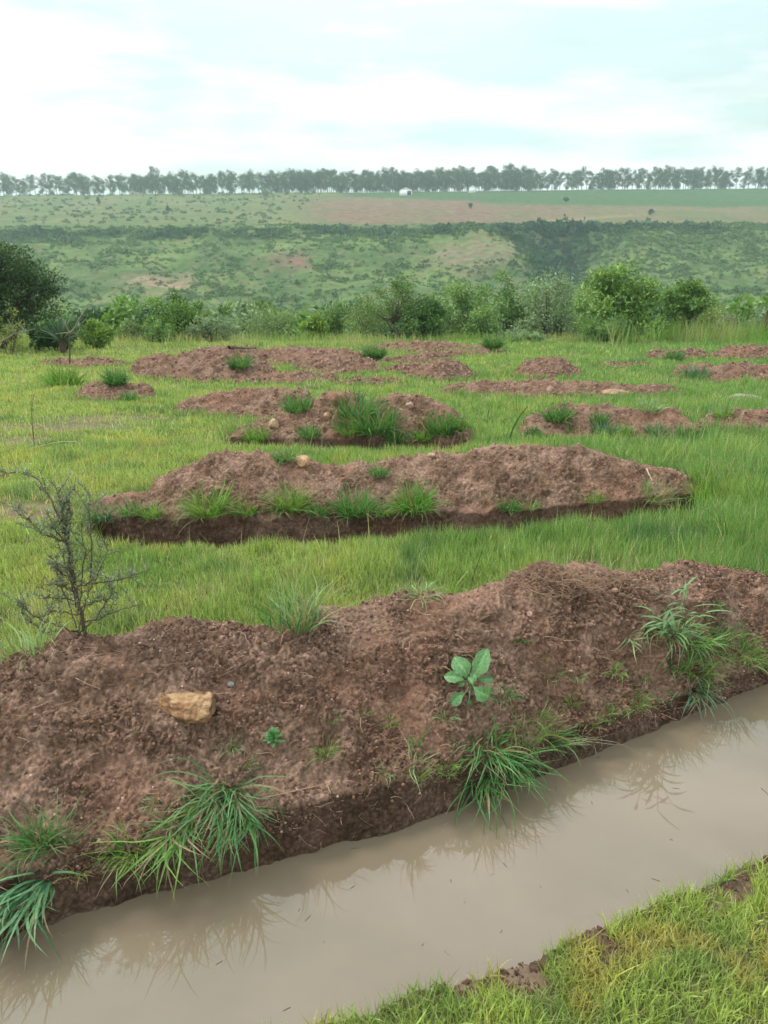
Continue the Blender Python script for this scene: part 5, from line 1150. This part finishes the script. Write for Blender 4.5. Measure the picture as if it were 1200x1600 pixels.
# ------------------------------------------------------------------ eucalyptus row on the skyline
def euc(seed, h_=17, wd=6, ncl=16, base=.38):
    r = np.random.default_rng(seed); root = empty('eucalyptus_tree', (0, 0, 0)); T = []
    tp = curve((0, 0, -.5), (r.normal(0, .04), r.normal(0, .04), 1), h_ * .85, 8, .03, 0, random.Random(seed)); T.append(tube(tp, np.linspace(.32, .08, 9), (.24, .22, .18), 6)); Cn = []
    for k in range(ncl):
        t_ = base + (1 - base) * (k + r.random()) / ncl; p_ = tp[min(8, int(t_ * 8))]; sp = wd / 2 * (.35 + 1.0 * math.sin(math.pi * min(1, (t_ - base) / (1 - base) * .85 + .12)))
        a = r.uniform(0, 6.28); q = p_ + np.array([math.cos(a) * sp * r.random(), math.sin(a) * sp * r.random(), h_ * .04 + h_ * .12 * r.random()]); Cn.append(q)
        T.append(tube([p_ * .6 + tp[max(0, min(8, int(t_ * 8) - 1))] * .4, (p_ + q) / 2 - (0, 0, .2), q], [.12, .08, .04], (.22, .2, .17), 4))
    Cn = np.array(Cn); rd = r.uniform(1.0, 2.1, ncl)
    v, f, c = merge(T); mesh('trunk', v, f, M_BARK, c, smooth=True, parent=root)
    v, f, c = merge([leaf_cloud(Cn, rd, 75, .75, .35, ((.03, .055, .035), (.07, .10, .055)), r, .5)]); mesh('crown', v, f, M_FAR, c, parent=root); return root
pe = [euc(301, 16, 6, 15, .25), euc(302, 18, 7, 19, .2), euc(303, 17, 5, 14, .32), euc(304, 15, 7.5, 20, .16), euc(305, 18, 6, 17, .34), euc(306, 14, 6.5, 18, .12)]
ue = [False] * 6
def put_euc(px_, d_, k, s, label, group):
    src = pe[k]
    if not ue[k]: o = src; ue[k] = True
    else:
        o = src.copy(); COL.objects.link(o)
        for ch in list(src.children): c_ = ch.copy(); COL.objects.link(c_); c_.parent = o
    o.location = at_dist(px_, d_); o.scale = (s * rv.uniform(.9, 1.15), s, s); o.rotation_euler = (0, 0, rv.uniform(0, 6.28)); return tag(o, label, 'tree', group)
px_ = -45.0; 
while px_ < 1245:
    if px_ < 420: dd = rv.choice([4, 5, 6, 8, 11]); lb = 'slim eucalyptus in the thin left stretch of the skyline row, sky between trunks'; gp = 'eucalyptus trees in the left stretch of the skyline row'; s = rv.uniform(.82, 1.08); lo = 0
    elif px_ < 830: dd = rv.choice([4, 5, 6, 7]); lb = 'eucalyptus in the dense middle stretch of the skyline row'; gp = 'eucalyptus trees in the middle stretch of the skyline row'; s = rv.uniform(.92, 1.15)
    else: dd = rv.choice([5, 7, 8, 11]); lb = 'paler eucalyptus in the right stretch of the skyline row, above the green crop'; gp = 'eucalyptus trees in the right stretch of the skyline row'; s = rv.uniform(.85, 1.1)
    put_euc(px_, rv.uniform(612, 640), rv.randrange(6), s, lb, gp)
    if 420 < px_ < 830 or rv.random() < .5: put_euc(px_ + 3, rv.uniform(650, 690), rv.randrange(6), s * 1.08, lb, gp)
    px_ += dd
put_euc(243, 618, 4, 1.22, 'tallest eucalyptus of the left stretch, its top standing clear of its neighbours', None)
put_euc(795, 616, 3, 1.5, 'broadest and highest eucalyptus crown of the whole skyline row', None)
# lone trees on the plateau
def lone(label, px_, py_, h_, w_, cols, seed, **k):
    d_ = float(np.interp(-py_, -HYP[:, 1], HYP[:, 0])); o = make_plant('lone_tree', w_, h_, w_, cols, seed, ncl=14, per=70, leaf=(.6, .3), trunk=.15, **k); o.location = at_dist(px_, d_); return tag(o, label, 'tree', 'lone trees on the plateau')
dd_ = np.arange(385, 640, 3.0); pq = project(np.stack([dd_ * 0, dd_, H(dd_ * 0, dd_)], 1)); HYP = np.stack([dd_, pq[1]], 1)
DD = ((.02, .045, .03), (.045, .08, .04))
lone('lone dark tree standing in the brown field', 735, 327, 3.6, 3.2, DD, 401, base=1.2)
lone('lone round bush tree on the green crop below the skyline row', 922, 299, 5, 6, DD, 402)
lone('small tree at the meeting of crop and brown field', 884, 317, 3.2, 4, DD, 403)
lone('dark low tree near the plateau rim at right', 1015, 338, 3.5, 5, DD, 404)
lone('dark post like tree where scrub meets the crop', 533, 299, 6, 3, DD, 405)
lone('slim dark tree alone on the left of the plateau', 154, 318, 6.5, 2.2, DD, 406)
lone('leaning small tree on the left plateau near the dark band', 262, 330, 4.5, 3, DD, 407)
lone('pale tree on the scrub side of the brown field', 415, 312, 8, 8, ((.06, .09, .05), (.10, .14, .07)), 408)

# ------------------------------------------------------------------ white huts on the plateau
def box(x0, x1, y0, y1, z0, z1, c):
    V = np.array([(x, y, z) for x in (x0, x1) for y in (y0, y1) for z in (z0, z1)], float); F = np.array([[0, 1, 3, 2], [4, 6, 7, 5], [0, 4, 5, 1], [2, 3, 7, 6], [0, 2, 6, 4], [1, 5, 7, 3]])
    return V, F, np.zeros((0, 3), int), np.tile(np.array(c, float), (8, 1))
def gable(w_, d_, z0, z1, ov, c, th=.15):
    parts = []
    for s in (-1, 1):
        V = np.array([(s * (w_ / 2 + ov), -d_ / 2 - ov, z0), (s * (w_ / 2 + ov), d_ / 2 + ov, z0), (0, d_ / 2 + ov, z1), (0, -d_ / 2 - ov, z1)]); V2 = V + (0, 0, th)
        V = np.concatenate([V, V2]); F = np.array([[0, 1, 2, 3], [7, 6, 5, 4], [0, 4, 5, 1], [1, 5, 6, 2], [2, 6, 7, 3], [3, 7, 4, 0]]); parts.append((V, F, np.zeros((0, 3), int), np.tile(np.array(c, float), (8, 1))))
    return parts
def hut(label, px_, d_, w_, dp_, h_, door=True, roofc=(.75, .77, .78)):
    root = empty('white_hut', at_dist(px_, d_)); tag(root, label, 'hut')
    tri = (np.array([(-w_ / 2, -dp_ / 2, h_), (w_ / 2, -dp_ / 2, h_), (0, -dp_ / 2, h_ * 1.5), (-w_ / 2, dp_ / 2, h_), (w_ / 2, dp_ / 2, h_), (0, dp_ / 2, h_ * 1.5)]), np.zeros((0, 4), int), np.array([[0, 1, 2], [3, 5, 4]]), np.tile(np.array([.78, .79, .78]), (6, 1)))
    v, f, c = merge([box(-w_ / 2, w_ / 2, -dp_ / 2, dp_ / 2, -1, h_, (.78, .79, .78)), tri]); mesh('wall', v, f, M_WALL, c, parent=root)
    v, f, c = merge(gable(w_, dp_, h_ - .1, h_ * 1.5 + .05, .3, roofc)); mesh('roof', v, f, M_WALL, c, parent=root)
    if door: v, f, c = merge([box(w_ * .12, w_ * .42, -dp_ / 2 - .06, -dp_ / 2 + .02, 0, h_ * .85, (.04, .04, .05))]); mesh('door', v, f, M_WALL, c, parent=root)
hut('white hut with a dark doorway at the edge of the green crop', 634, 588, 9.0, 5, 3.4)
hut('small white hut under the skyline trees, right of the first hut', 738, 607, 5, 4, 3.2, False)
hut('low white shed among the trunks between the two huts', 652, 630, 6.5, 3, 1.1, False)

# ------------------------------------------------------------------ haze
m, t = newmat('haze'); pv = N(t, 'ShaderNodeVolumePrincipled'); pv.inputs['Color'].default_value = (.74, .92, .95, 1); pv.inputs['Density'].default_value = 0.00038
pv.inputs['Anisotropy'].default_value = 0.2
o = N(t, 'ShaderNodeOutputMaterial'); L(t, pv.outputs[0], o.inputs['Volume'])
v, f, _, c = box(-3300, 3300, -40, 3100, -62, 90, (1, 1, 1))
ho = mesh('haze', v, f, m, c); tag(ho, 'thin pale haze over the valley', 'haze', None, 'stuff')
